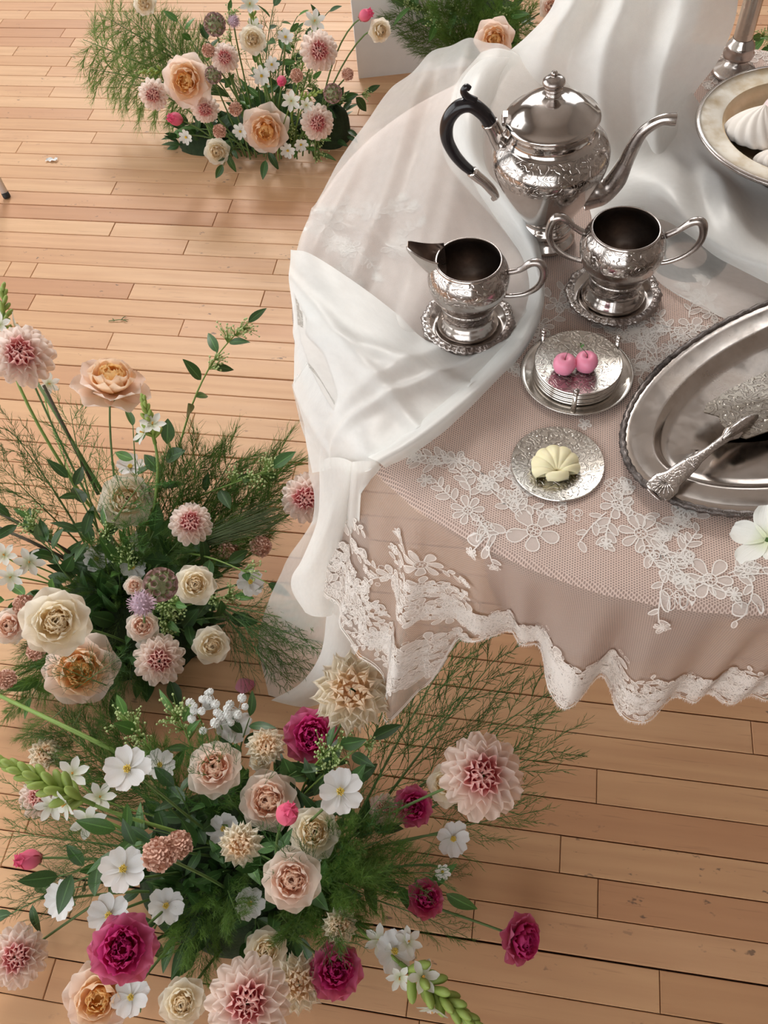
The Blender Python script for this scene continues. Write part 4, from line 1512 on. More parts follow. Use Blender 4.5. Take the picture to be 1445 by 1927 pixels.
PB = (.36, .085, .13)      # deep pink
PROTO = {
    'dahlia_pink': proto_dahlia('pink', (.74, .13, .24), (.93, .64, .58), (.96, .87, .80), 1, heart=((.88, .36, .40), (.94, .70, .64))),
    'dahlia_pink_open': proto_dahlia('pink_open', (.70, .16, .25), (.93, .66, .58), (.96, .87, .80), 2, open_=.92, heart=((.86, .40, .42), (.94, .72, .64))),
    'dahlia_peach': proto_dahlia('peach', (.97, .70, .46), (.98, .86, .68), (.98, .93, .82), 3, True, 1.0, heart=((.98, .80, .58), (.98, .86, .70))),
    'rose_orange': proto_rose('orange', ((.93, .70, .46), (.95, .78, .64), (.95, .82, .74)), ((.97, .62, .26), (.97, .70, .40), (.96, .78, .60)), ((.98, .50, .09), (.98, .62, .20), (.98, .74, .38)), 4, core=10),
    'rose_cream': proto_rose('cream', ((.94, .80, .54), (.95, .88, .74), (.95, .90, .80)), ((.95, .76, .46), (.95, .84, .62), (.95, .89, .76)), ((.97, .66, .30), (.97, .78, .48), (.97, .86, .66)), 5, True, .02),
    'rose_blush': proto_rose('blush', ((.94, .76, .64), (.95, .84, .76), (.95, .88, .80)), ((.95, .60, .44), (.95, .72, .60), (.95, .83, .74)), ((.95, .48, .32), (.97, .64, .48), (.97, .78, .64)), 6, True, .02),
    'rose_magenta': proto_rose('magenta', ((.66, .40, .30), (.74, .14, .32), (.80, .24, .42)), ((.56, .02, .15), (.66, .035, .22), (.74, .08, .30)), ((.46, .012, .11), (.60, .02, .17), (.70, .06, .28)), 7, False, .07, .95, 16),
    'tulip_pink': proto_tulip('pink', (.72, .30, .26), (.86, .20, .29), (.80, .11, .24)),
    'cosmos_white': proto_cosmos('cosmos', (.86, .86, .86), 7, 0),
    'daisy_white': proto_cosmos('daisy', (.86, .86, .82), 8, 3, (.78, .52, .04), .02, .26),
    'pompon': proto_pompon('peach', (.74, .47, .36), (.48, .24, .16)),
    'scabious': proto_pompon('lilac', (.62, .44, .52), (.40, .28, .34), 2, 90, True),
    'seed_pod': proto_pod(),
}
REAL = {'dahlia_pink': .112, 'dahlia_pink_open': .112, 'dahlia_peach': .112, 'rose_orange': .118, 'rose_cream': .092, 'rose_blush': .085, 'rose_magenta': .082, 'tulip_pink': .042,
        'cosmos_white': .062, 'daisy_white': .05, 'pompon': .042, 'scabious': .042, 'seed_pod': .052}
CATS = {'dahlia_pink': 'dahlia', 'dahlia_pink_open': 'dahlia', 'dahlia_peach': 'dahlia', 'rose_orange': 'rose', 'rose_cream': 'rose', 'rose_blush': 'rose', 'rose_magenta': 'rose', 'tulip_pink': 'tulip',
        'cosmos_white': 'flower', 'daisy_white': 'daisy', 'pompon': 'pompon flower', 'scabious': 'scabious', 'seed_pod': 'seed head'}
NAMES = {'dahlia_pink': 'dahlia', 'dahlia_pink_open': 'dahlia', 'dahlia_peach': 'dahlia', 'rose_orange': 'garden_rose', 'rose_cream': 'garden_rose', 'rose_blush': 'garden_rose', 'rose_magenta': 'lisianthus', 'tulip_pink': 'tulip',
         'cosmos_white': 'white_cosmos', 'daisy_white': 'daisy', 'pompon': 'pompon_flower', 'scabious': 'scabious', 'seed_pod': 'seed_head'}
CALYX = {}


def calyx_mesh():
    if 'm' not in CALYX:
        mb = MB()
        for k in range(5):
            a = k * 2 * pi / 5
            d = Vector((cos(a), sin(a), 0)); t = Vector((-sin(a), cos(a), 0))
            rows = []
            for i, (r, z, w) in enumerate(((.03, -.26, .05), (.13, -.22, .09), (.22, -.19, .07), (.30, -.20, .01))):
                rows.append([tuple(d * r + t * w + Vector((0, 0, z))), tuple(d * r + Vector((0, 0, z - .02))), tuple(d * r - t * w + Vector((0, 0, z)))])
            mb.grid(rows)
        mb.lathe([(.02, -.34), (.06, -.30), (.08, -.24), (.05, -.20)], 10)
        CALYX['m'] = mb.mesh('calyx', M_sepal)
    return CALYX['m']


def axis_of(ax, ay, p):
    back = (CAM - p).normalized()
    return (back + c_r * ax + c_u * ay).normalized()


def frame(axis, spin):
    z = axis.normalized()
    x = z.orthogonal().normalized()
    x = Quaternion(z, spin) @ x
    y = z.cross(x)
    return Matrix((x, y, z)).transposed().to_4x4()


def head_point(px, py, d, D, zlo, zhi):
    t = FPX * D / d
    p = at_depth(px, py, t)
    if p.z < zlo:
        p = at(px, py, zlo)
    if p.z > zhi:
        p = at(px, py, zhi)
    return p, d * depth_of(p) / FPX


rf_ = random.Random(99)


def stem_tube(parent, p0, p1, axis, back, r, mt, name='stem'):
    L = (p1 - p0).length
    end = p1 - axis * back
    c1 = p0 + Vector((rf_.uniform(-.1, .1), rf_.uniform(-.1, .1), .7)) * (L * .35)
    c2 = end - axis * (L * .25)
    pts = [((1 - t) ** 3) * p0 + 3 * t * (1 - t) ** 2 * c1 + 3 * t * t * (1 - t) * c2 + t ** 3 * end for t in [i / 12 for i in range(13)]]
    pts = [Vector((p.x, p.y, max(p.z, r + .001))) for p in pts]
    mb = MB(); mb.tube([p - parent.location for p in pts], [r * (1 - .25 * i / 12) for i in range(13)], 7)
    return mb.build(name, mt, parent), pts


def flower(kind, px, py, d, ax, ay, label, group, base, zlo=.05, zhi=.42, D=None, stem=M_stem, z=None, leaf=False, sr=.0024):
    D = D or REAL[kind]
    if z is not None:
        p = at(px, py, z); size = d * depth_of(p) / FPX
    else:
        p, size = head_point(px, py, d, D, zlo, zhi)
    axis = axis_of(ax, ay, p)
    if p.z - size * .30 < .004 and axis.z < .4:
        pass
    root = thing(NAMES[kind], label, CATS[kind], base, group)
    H = Matrix.Translation(p - root.location) @ frame(axis, rf_.random() * 6.28) @ Matrix.Scale(size, 4)
    for nm, me, M in PROTO[kind]:
        link(nm, me, root, H @ M)
    if kind not in ('pompon', 'scabious', 'seed_pod'):
        link('calyx', calyx_mesh(), root, H @ (Matrix.Translation((0, 0, -.30)) if kind == 'tulip_pink' else Matrix.Identity(4)))
    stem_tube(root, Vector(base), p, axis, size * .28, sr, stem)
    return root, p, axis, size


# ---- leaves, sprigs, ferns, tuberoses
def leaf_mesh(name, mt, L=1.0, W=.42, fold=.12, bend=.15):
    mb = MB()
    rows, uvs = [], []
    nv = 8
    for i in range(nv + 1):
        v = i / nv
        w = W / 2 * (sin(pi * v ** .8) ** .85 if 0 < v < 1 else .0)
        w = max(w, .008)
        row, ur = [], []
        for s in (-1, -.5, 0, .5, 1):
            row.append((s * w, -bend * L * v * v + fold * abs(s) * w, L * v)); ur.append(((s + 1) / 2, v))
        rows.append(row); uvs.append(ur)
    mb.grid(rows, uvs)
    return mb.mesh(name, mt)


LEAF_D = [leaf_mesh('leaf', M_leafd, 1, .42, .25, .12), leaf_mesh('leaf', M_leafd, 1, .36, .15, .3), leaf_mesh('leaf', M_leafd, 1, .50, .3, .05)]
LEAF_M = [leaf_mesh('leaf', M_leafm, 1, .40, .25, .12), leaf_mesh('leaf', M_leafm, 1, .34, .2, .28)]


def berry_mesh(seed):
    rg = random.Random(seed)
    mb = MB()
    for k in range(26):
        d = Vector((rg.gauss(0, .28), rg.gauss(0, .28), .25 + rg.random() * .75))
        mb.cur = 0
        mb.tube([(0, 0, 0), (d.x * .4, d.y * .4, d.z * .55), tuple(d)], [.02, .016, .012], 4)
        mb.cur = 1
        mb.ball(tuple(d), .062, 6, 4)
    return mb.mesh('berries', [M_stem_l, M_berry])


BERRY = [berry_mesh(k) for k in range(3)]


def sprig(p0, p1, label, group, n=7, leafL=.045, mats=LEAF_D, berries=0, stem=M_stem, name='leafy_sprig', sag=.0, cat='sprig'):
    """stem with leaves on both sides and sometimes berry clusters near the tip"""
    p0, p1 = Vector(p0), Vector(p1)
    root = thing(name, label, cat, p0, group)
    d = (p1 - p0)
    L = d.length
    bow = Vector((rf_.uniform(-.06, .06), rf_.uniform(-.06, .06), .10)) * L
    pts = [p0 + d * t + bow * sin(pi * t) for t in [i / 14 for i in range(15)]]
    mb = MB(); mb.tube([p - p0 for p in pts], [.0022 * (1 - .6 * i / 14) for i in range(15)], 6); mb.build('stem', stem, root)
    for k in range(n):
        t = .30 + .68 * k / max(1, n - 1)
        i = min(int(t * 14), 13)
        p = pts[i].lerp(pts[i + 1], t * 14 - i)
        tg = (pts[i + 1] - pts[i]).normalized()
        side = Quaternion(tg, k * 2.6 + rf_.uniform(-.4, .4)) @ tg.orthogonal().normalized()
        dr_ = (tg * rf_.uniform(.3, .8) + side).normalized()
        if k == n - 1:
            dr_ = (tg + side * .3).normalized()
        l = leafL * rf_.uniform(.75, 1.15)
        nrm = (Vector((0, 0, 1)) * .6 + (CAM - p).normalized() * .5 + Vector((rf_.uniform(-.6, .6), rf_.uniform(-.6, .6), rf_.uniform(-.3, .3))))
        x = nrm.cross(dr_)
        if x.length < 1e-4:
            x = dr_.orthogonal()
        x.normalize()
        y = dr_.cross(x)
        M = Matrix((x, y, dr_)).transposed().to_4x4()
        pp = p + dr_ * .004
        if pp.z + dr_.z * l < .006:
            pp.z += .006 - (pp.z + dr_.z * l)
        link('leaf', rf_.choice(mats), root, Matrix.Translation(pp - p0) @ M @ Matrix.Scale(l, 4))
    for k in range(berries):
        t = .62 + .36 * k / max(1, berries - 1) if berries > 1 else .85
        i = min(int(t * 14), 13)
        p = pts[i]
        tg = (pts[i + 1] - pts[i]).normalized()
        dr_ = (tg + Quaternion(tg, k * 2.1) @ tg.orthogonal().normalized() * .8).normalized()
        link('berry_cluster', BERRY[k % 3], root, Matrix.Translation(p - p0) @ frame(dr_, rf_.random() * 6) @ Matrix.Scale(rf_.uniform(.026, .036), 4))
    return root


def fern_meshes(kind, seed):
    """(stem mesh, needle mesh) of a frond of unit length along +Z, spread mostly in the XZ plane"""
    rg = random.Random(seed)
    st, nd = MB(), MB()
    axis = [Vector((0.02 * sin(3 * t + seed), -.10 * t * t, t)) for t in [i / 16 for i in range(17)]]
    st.tube(axis, [.0105 * (1 - .8 * i / 16) for i in range(17)], 5)
    def needle(p, d, l, w):
        s = d.cross(Vector((rg.uniform(-1, 1), rg.uniform(-1, 1), rg.uniform(-1, 1))))
        if s.length < 1e-5:
            return
        s = s.normalized() * w
        nd.add([tuple(p - s), tuple(p + s), tuple(p + d * l)], [(0, 1, 2)])
    def branch(p, d, L, lev):
        k = 9 if lev == 0 else 5
        pts = [p]
        dd = d.copy()
        for i in range(k):
            wv = .30 if kind == 'airy' else .12
            dd = (dd + Vector((rg.uniform(-wv, wv), rg.uniform(-.08, .06), (.02 if kind == 'airy' else .10) if kind != 'droop' else -.09))).normalized()
            pts.append(pts[-1] + dd * (L / k))
        s = dd.cross(Vector((0, 1, .2))).normalized()
        w = .0019 if lev == 0 else .0014
        for a, b in zip(pts, pts[1:]):
            nd.add([tuple(a - s * w), tuple(a + s * w), tuple(b + s * w * .8), tuple(b - s * w * .8)], [(0, 1, 2, 3)])
        return pts
    nb = {'plume': 30, 'airy': 15, 'droop': 24}[kind]
    for i in range(nb):
        t = .16 + .80 * i / nb
        j = min(int(t * 16), 15)
        p = axis[j].lerp(axis[j + 1], t * 16 - j)
        sd_ = 1 if i % 2 else -1
        yaw = rg.uniform(-.7, .7) if kind != 'airy' else rg.uniform(-1.1, 1.1)
        sp_ = {'plume': .95, 'airy': .72, 'droop': .85}[kind]
        d = Vector((sd_ * sin(sp_) * cos(yaw), sin(sp_) * sin(yaw) * .8, cos(sp_))).normalized()
        L = {'plume': .40, 'airy': .52, 'droop': .42}[kind] * (1.05 - .75 * t) * rg.uniform(.75, 1.15) + .04
        pts = branch(p, d, L, 0)
        for q in range(1, len(pts)):
            tg = (pts[q] - pts[q - 1]).normalized()
            if kind == 'airy':
                for w_ in range(2):
                    e = (tg + Vector((rg.uniform(-.7, .7), rg.uniform(-.5, .5), rg.uniform(-.5, .5))) * 1.3).normalized()
                    pp = branch(pts[q], e, L * rg.uniform(.14, .34), 1)
                    for u in pp[1:]:
                        needle(u, (e + Vector((rg.uniform(-.5, .5), rg.uniform(-.5, .5), rg.uniform(-.3, .5)))).normalized(), .026, .0012)
            else:
                for w_ in range(4):
                    e = (tg * 1.0 + Vector((rg.uniform(-.8, .8), rg.uniform(-.6, .6), rg.uniform(-.4, .6)))).normalized()
                    pp = pts[q].lerp(pts[q - 1], rg.random())
                    l1 = rg.uniform(.06, .13)
                    needle(pp, e, l1, .0019)
                    for x in range(2):
                        e2 = (e + Vector((rg.uniform(-.6, .6), rg.uniform(-.6, .6), rg.uniform(-.4, .6)))).normalized()
                        needle(pp + e * l1 * rg.uniform(.25, .8), e2, rg.uniform(.04, .075), .0015)
    return st, nd


def m_fern(name, a, b):
    T = NT(name)
    rnd = T.n('ObjectInfo').outputs['Random']
    c = T.mixc(T.noise(coord(T), 14.0, 2), a, b)
    c = T.mixc(1.0, c, T.math('MULTIPLY_ADD', rnd, .6, .7), 'MULTIPLY')
    p = T.principled(Base_Color=c, Roughness=.55)
    return T.finish(T.n('MixShader', i_0=.38, i_1=p, i_2=T.n('BsdfTranslucent', i_0=c)))


M_fernm = m_fern('fern_mid_green', (.065, .15, .022), (.16, .28, .05))
M_fernd = m_fern('fern_dark_green', (.030, .105, .020), (.070, .185, .034))
M_fernl = m_fern('fern_light_green', (.13, .23, .05), (.24, .37, .09))
FERN = {}
for kd, mt, sds in (('plume', M_fernm, (1, 2, 3)), ('airy', M_fernd, (4, 5, 6)), ('droop', M_fernl, (7, 8))):
    FERN[kd] = []
    for s in sds:
        a, b = fern_meshes(kd, s)
        FERN[kd].append((a.mesh('stem', M_stem), b.mesh('needles', mt, smooth=False)))


def fern(kind, p0, p1, label, group, wide=1.0, facing=None):
    p0, p1 = Vector(p0), Vector(p1)
    root = thing('fern_frond', label, 'fern', p0, group)
    z = (p1 - p0)
    L = z.length
    z.normalize()
    y = (facing or ((CAM - p0).normalized() + Vector((rf_.uniform(-.5, .5), rf_.uniform(-.5, .5), .3))))
    y = (y - z * y.dot(z)).normalized()
    x = y.cross(z)
    M = Matrix((x, y, z)).transposed().to_4x4() @ Matrix.Diagonal((L * wide, L * wide, L, 1))
    a, b = rf_.choice(FERN[kind])
    link('stem', a, root, M)
    n = link('needles', b, root, M); n['kind'] = 'stuff'
    return root


BUDM = []
for k in range(2):
    mb = MB(); mb.lathe([(.001, 0), (.10, .03), (.15, .18), (.19, .42), (.205, .62), (.18, .80), (.10, .95), (.001, 1.0)], 10)
    BUDM.append(mb.mesh('bud', M_bud))
TUBP = petal_mesh('petal', M_whitep, .5, .26, .06, .12, .16, tipw=.35, basew=.4, nu=4, nv=5, seed=2, ruffle=.02)
M_org_st = plain('orange_stamen', (.70, .35, .05), .6)
mb = MB()
for k in range(4):
    a = k * 1.57
    mb.tube([(0, 0, -.05), (.03 * cos(a), .03 * sin(a), .12)], [.010, .014], 5)
STAM = mb.mesh('stamens', M_org_st)


def tuberose(tips, label, group, base, nb=18, whites=((.55, .0),), budL=.022, wsize=.045, z_top=None):
    """spike of green buds, opening white lower down; tips = (spike start, spike end)"""
    a, b = Vector(tips[0]), Vector(tips[1])
    base = Vector(base)
    root = thing('tuberose', label, 'tuberose', base, group)
    d = (b - a).normalized()
    stem_tube(root, base, a, d, 0.0, .0034, M_stem_l)
    L = (b - a).length
    mb = MB(); mb.tube([a - base, (a + b) / 2 - base, b - base], [.0034, .0028, .0016], 8); mb.build('spike', M_stem_l, root)
    for k in range(nb):
        t = k / nb
        ph = k * 2.4
        s = Quaternion(d, ph) @ d.orthogonal().normalized()
        e = (s * (1.0 - .75 * t) + d * (.75 + .6 * t)).normalized()
        p = a + d * (L * (.12 + .88 * t))
        link('bud', BUDM[k % 2], root, Matrix.Translation(p - base) @ frame(e, ph) @ Matrix.Diagonal((budL * (1.0 - .25 * t), budL * (1.0 - .25 * t), budL * (1.15 - .45 * t), 1)))
    for (t, ph) in whites:
        s = Quaternion(d, ph) @ d.orthogonal().normalized()
        p = a + d * (L * t)
        e = (s + d * .45).normalized()
        if e.dot(CAM - p) < 0:
            e = (e - (CAM - p).normalized() * 2 * e.dot((CAM - p).normalized())).normalized()
        white_star(root, p + e * .020, e, wsize)
        mb = MB(); mb.tube([p - base, p + e * .014 - base], [.002, .0032], 6); mb.build('flower_tube', M_bud, root)
    return root


def white_star(root, p, e, size, n=6):
    H = Matrix.Translation(p - root.location) @ frame(e, rf_.random() * 6) @ Matrix.Scale(size, 4)
    for k in range(n):
        link('petal', TUBP, root, H @ put(2 * pi * k / n, R_(62 + 8 * (k % 2)), .03, -.05, 1.0))
    link('stamens', STAM, root, H)


def white_bloom(px, py, d, ax, ay, label, group, base, zlo=.04, zhi=.4, D=.055, n=6):
    p, size = head_point(px, py, d, D, zlo, zhi)
    e = axis_of(ax, ay, p)
    root = thing('white_blossom', label, 'flower', base, group)
    white_star(root, p, e, size * 1.02, n)
    stem_tube(root, Vector(base), p, e, size * .1, .0018, M_stem_l)
    return root


# ---- mossy bases
M_moss = None
def m_moss():
    T = NT('dark_moss')
    nz = T.noise(coord(T), 90.0, 4, .7)
    c = T.mixc(nz, (.006, .014, .005), (.030, .055, .016))
    return T.finish(T.principled(Base_Color=c, Roughness=.95, Normal=T.bump(nz, .9, .004)))
M_moss = m_moss()


def moss(loc, rx, ry, h, label, seed):
    mb = MB()
    rows = []
    for i in range(13):
        t = i / 12
        row = []
        for j in range(40):
            a = 2 * pi * j / 40
            r = cos(t * pi / 2) ** .6
            k = 1 + .14 * noise.noise(Vector((cos(a) * 1.5, sin(a) * 1.5, t * 2 + seed))) + .06 * noise.noise(Vector((cos(a) * 5, sin(a) * 5, t * 5 + seed)))
            row.append((rx * r * k * cos(a), ry * r * k * sin(a), max(0, h * sin(t * pi / 2) * k)))
        rows.append(row)
    mb.grid(rows, None, True)
    mb.f.append(tuple(range(12 * 40, 13 * 40))); mb.mi.append(0)
    root = thing('moss_mound', label, 'moss', loc, 'mossy flower bases')
    mb.build('moss', M_moss, root)
    rg = random.Random(seed * 13)
    n = int(24 + rx * ry * 3000)
    for k in range(n):
        a = rg.random() * 6.283
        t = rg.random() ** .8
        r = cos(t * pi / 2) ** .6
        p = Vector((rx * r * cos(a), ry * r * sin(a), h * sin(t * pi / 2) + .004))
        out = Vector((cos(a) * (1.2 - t), sin(a) * (1.2 - t), .15 + .9 * t + rg.uniform(-.25, .4))) + Vector((rg.uniform(-.5, .5), rg.uniform(-.5, .5), 0))
        out.normalize()
        l = rg.uniform(.034, .062)
        if p.z + out.z * l < .004:
            out.z = abs(out.z) * .3
            out.normalize()
        nr = Vector((0, 0, 1)) + Vector((rg.uniform(-.5, .5), rg.uniform(-.8, .2), 0))
        x = nr.cross(out)
        if x.length < 1e-3:
            x = out.orthogonal()
        x.normalize()
        link('leaf', rg.choice(LEAF_D), root, Matrix.Translation(p) @ Matrix((x, out.cross(x), out)).transposed().to_4x4() @ Matrix.Scale(l, 4))
    return root

# ================================================================== the arrangements
ARR = {'far': (at(505, 285, 0), .17, .05, .40), 'left': (at(250, 1165, 0), .20, .14, .44), 'near': (at(445, 1625, 0), .17, .13, .40), 'back': (at(900, 95, 0), .12, .1, .35)}
GRP = {'far': 'flowers of the far arrangement', 'left': 'flowers of the left arrangement', 'near': 'flowers of the near arrangement', 'back': 'flowers behind the table'}


def base_for(arr, p, k=.45, z=.02):
    c, rm, _, _ = ARR[arr]
    v = Vector((p.x - c.x, p.y - c.y, 0)) * k + Vector((rf_.uniform(-.03, .03), rf_.uniform(-.03, .03), 0))
    if v.length > rm:
        v = v.normalized() * rm
    return Vector((c.x + v.x, c.y + v.y, z))


def far_z(px, py):
    """height of a bloom of the far arrangement, whose stems stand in a narrow row"""
    g = at(px, py, 0)
    return min(.42, max(.07, CAM.z * (1 - 2.00 / g.y)))


def F(arr, kind, px, py, d, ax, ay, label, **kw):
    if arr == 'far' and kw.get('z') is None:
        kw['z'] = far_z(px, py)
    c, rm, zl, zh = ARR[arr]
    zl, zh = kw.pop('zlo', zl), kw.pop('zhi', zh)
    if kw.get('z') is not None:
        p = at(px, py, kw['z'])
    else:
        p, _ = head_point(px, py, d, kw.get('D') or REAL[kind], zl, zh)
    return flower(kind, px, py, d, ax, ay, label, GRP[arr], base_for(arr, p), zlo=zl, zhi=zh, **kw)


def W(arr, px, py, d, ax, ay, label, **kw):
    c, rm, zl, zh = ARR[arr]
    if arr == 'far':
        zl = zh = far_z(px, py)
    p, _ = head_point(px, py, d, .055, zl, zh)
    return white_bloom(px, py, d, ax, ay, label, GRP[arr], base_for(arr, p), zl, zh, **kw)


moss(at(625, 258, 0), .055, .060, .09, 'dark moss mound at the right foot of the far arrangement', 1)
moss(at(500, 255, 0), .120, .080, .06, 'dark moss mound in the middle of the far arrangement', 2)
moss(at(385, 268, 0), .075, .060, .045, 'dark moss mound at the left foot of the far arrangement', 3)
moss(at(250, 1170, 0), .150, .130, .10, 'dark moss mound under the left arrangement', 4)
moss(at(445, 1640, 0), .155, .120, .09, 'dark moss mound under the near arrangement', 5)
moss(at(885, 70, 0), .16, .10, .12, 'dark moss mound behind the table', 6)

# ---------------- far arrangement (top left)
A = 'far'
F(A, 'rose_orange', 350, 152, 88, -.30, -.05, 'large peach rose with orange heart, upper left of the far arrangement')
F(A, 'rose_orange', 500, 246, 84, -.05, -.45, 'large peach rose with orange heart facing down, front of the far arrangement')
F(A, 'dahlia_pink', 600, 96, 74, .15, .0, 'largest pale pink dahlia of the far arrangement, near the grey plinth')
F(A, 'dahlia_pink', 423, 109, 54, .0, .15, 'small rosy dahlia right of the upper peach rose in the far arrangement')
F(A, 'dahlia_pink_open', 289, 178, 58, -.2, -.2, 'pale pink dahlia at the left end of the far arrangement')
F(A, 'dahlia_pink', 386, 205, 54, -.1, -.3, 'pink dahlia just below the upper peach rose of the far arrangement')
F(A, 'dahlia_pink', 597, 231, 66, .15, -.25, 'pale pink dahlia low at the right of the far arrangement, by the moss')
F(A, 'rose_cream', 475, 74, 48, .05, .1, 'small cream rose high in the middle of the far arrangement')
F(A, 'rose_cream', 408, 285, 46, -.1, -.3, 'small cream rose lowest in the far arrangement, nearest the floor')
F(A, 'rose_cream', 271, 6, 40, -.2, .1, 'cream rose cut by the top edge of the photo, above the far fern')
F(A, 'rose_cream', 716, 58, 42, .6, -.25, 'cream bloom hanging on a thin stem in front of the grey plinth')
F(A, 'tulip_pink', 331, 224, 26, -.8, .15, 'closed pink tulip pointing left, low in the far arrangement')
F(A, 'tulip_pink', 530, 152, 20, -.2, -.5, 'small bright pink tulip in the middle of the far arrangement')
F(A, 'tulip_pink', 687, 29, 24, .9, .5, 'pink tulip bud reaching right in front of the grey plinth')
for x, y, d, l in ((413, 247, 27, 'peach pompon flower above the lowest cream rose of the far arrangement'), (443, 205, 27, 'peach pompon flower left of the lower peach rose of the far arrangement'),
                   (392, 95, 26, 'peach pompon flower between the rose and seed heads of the far arrangement'), (654, 140, 24, 'peach pompon flower at the right tip of the far arrangement'), (558, 142, 26, 'peach pompon flower below the largest pink dahlia of the far arrangement')):
    F(A, 'pompon', x, y, d, 0, .1, l)
F(A, 'scabious', 440, 40, 26, .0, .3, 'lilac scabious at the top of the far arrangement')
for x, y, d, l in ((404, 46, 42, 'round green seed head at the top of the far arrangement'), (626, 176, 36, 'green seed head at the right of the far arrangement'), (401, 141, 32, 'green seed head beside the upper peach rose')):
    F(A, 'seed_pod', x, y, d, 0, .2, l)
for x, y, d, ax, ay, l in ((492, 143, 36, -.1, .1, 'white daisy in the middle of the far arrangement'), (511, 122, 30, .1, .3, 'yellow-centred daisy above the middle of the far arrangement'), (452, 247, 30, -.2, -.2, 'white daisy beside the lower peach rose of the far arrangement'),
                           (541, 283, 30, .1, -.5, 'white daisy hanging at the lower edge of the far arrangement'), (350, 258, 28, -.4, -.3, 'white daisy under the left tulip of the far arrangement'), (537, 70, 32, .0, .4, 'white daisy high beside the cream rose of the far arrangement'),
                           (566, 272, 28, .3, -.5, 'white daisy at the lower right of the far arrangement')):
    F(A, 'daisy_white', x, y, d, ax, ay, l)
W(A, 548, 190, 38, -.1, -.1, 'white starry blossom right of the lower peach rose')
W(A, 576, 198, 28, .2, -.2, 'small white starry blossom by the green buds of the far arrangement')
W(A, 592, 40, 42, .1, .4, 'white blossom at the upper right of the far arrangement')
W(A, 470, 8, 40, .0, .5, 'white blossom cut by the top edge, middle of the far arrangement')
ba = base_for(A, at(300, 140, .2))
tuberose((at(312, 132, .22), at(264, 136, .24)), 'green tuberose bud spike pointing left above the leftmost dahlia', GRP[A], ba, 14, (), .017)
tuberose((at(560, 188, .20), at(604, 172, .23)), 'green tuberose bud cluster at the right of the far arrangement', GRP[A], base_for(A, at(585, 178, .2)), 14, (), .017)
tuberose((at(480, 60, .30), at(470, -5, .36)), 'green tuberose spike at the top middle of the far arrangement', GRP[A], base_for(A, at(480, 60, .3)), 14, ((.1, 1.0),), .018)
for i, (x, y, z, n, l) in enumerate(((335, 40, .30, 7, 'dark leafy sprig rising at the upper left of the far arrangement'), (390, 75, .24, 7, 'dark leafy sprig between fern and seed head of the far arrangement'), (515, 10, .38, 8, 'tall dark leafy sprig at the top middle of the far arrangement'),
                                  (560, 30, .36, 8, 'tall dark leafy sprig left of the white top blossom'), (620, 20, .34, 7, 'leafy sprig rising behind the largest pink dahlia'), (690, 175, .12, 6, 'leafy sprig trailing right towards the table'),
                                  (600, 290, .03, 6, 'leafy sprig trailing down at the lower right of the far arrangement'), (420, 312, .03, 6, 'leafy sprig trailing down under the lowest cream rose'), (500, 300, .04, 6, 'dark leafy sprig under the lower peach rose'),
                                  (345, 245, .05, 6, 'dark leafy sprig under the left tulip of the far arrangement'), (560, 120, .22, 6, 'dark leafy sprig in the heart of the far arrangement'), (640, 190, .10, 6, 'dark leafy sprig beside the right moss mound'),
                                  (470, 180, .16, 7, 'dark leafy sprig above the lower peach rose'), (540, 220, .12, 7, 'dark leafy sprig behind the white starry blossom'), (440, 270, .05, 6, 'dark leafy sprig by the daisy near the lowest rose'), (480, 120, .24, 6, 'dark leafy sprig under the small high cream rose'))):
    p = at(x, y, z)
    sprig(base_for(A, p, .3, .05), p, l, 'leafy sprigs of the far arrangement', n, .048, LEAF_D if i % 3 else LEAF_M, 2 if i in (5, 6, 10) else 0)
for x, y, z, l in ((572, 100, .26, 'left of the largest pink dahlia'), (588, 150, .20, 'under the largest pink dahlia'), (545, 245, .10, 'right of the lower peach rose'), (600, 260, .08, 'under the lowest pink dahlia'), (430, 20, .34, 'by the lilac scabious'), (560, 55, .30, 'under the white top blossom')):
    p = at(x, y, z)
    sprig(base_for(A, p, .3, .05), p, 'pale green berry sprig of the far arrangement ' + l, 'berry sprigs of the far arrangement', 3, .03, LEAF_M, 4, M_stem_l, 'berry_sprig')
for x, y, z, w, l in ((150, 70, .26, 1.0, 'reaching furthest left'), (165, 130, .20, 1.0, 'just below the furthest-left one'), (230, 30, .32, 1.0, 'third highest of its fan'), (200, 160, .14, .9, 'lowest of its fan, nearest the floor'), (255, 95, .22, 1.0, 'just above the leftmost dahlia'), (190, 20, .34, .9, 'highest at the top edge'), (300, 60, .28, .9, 'nearest the upper peach rose')):
    p = at(x, y, z)
    fern('droop', at(430, 175, .10), p, 'light green drooping fern left of the far arrangement, ' + l, 'ferns left of the far arrangement', w)
for x, y, z, l in ((420, 130, .2, 'beside the small rosy dahlia'), (510, 40, .3, 'at the top'), (560, 90, .25, 'left of the largest pink dahlia'), (600, 180, .15, 'at the right'), (455, 150, .2, 'left of the middle daisy'), (530, 130, .2, 'behind the small bright tulip')):
    p = at(x, y, z)
    fern('airy', at(500, 230, .06), p, 'thin fern twig standing among the far flowers ' + l, 'fern twigs of the far arrangement', .8)

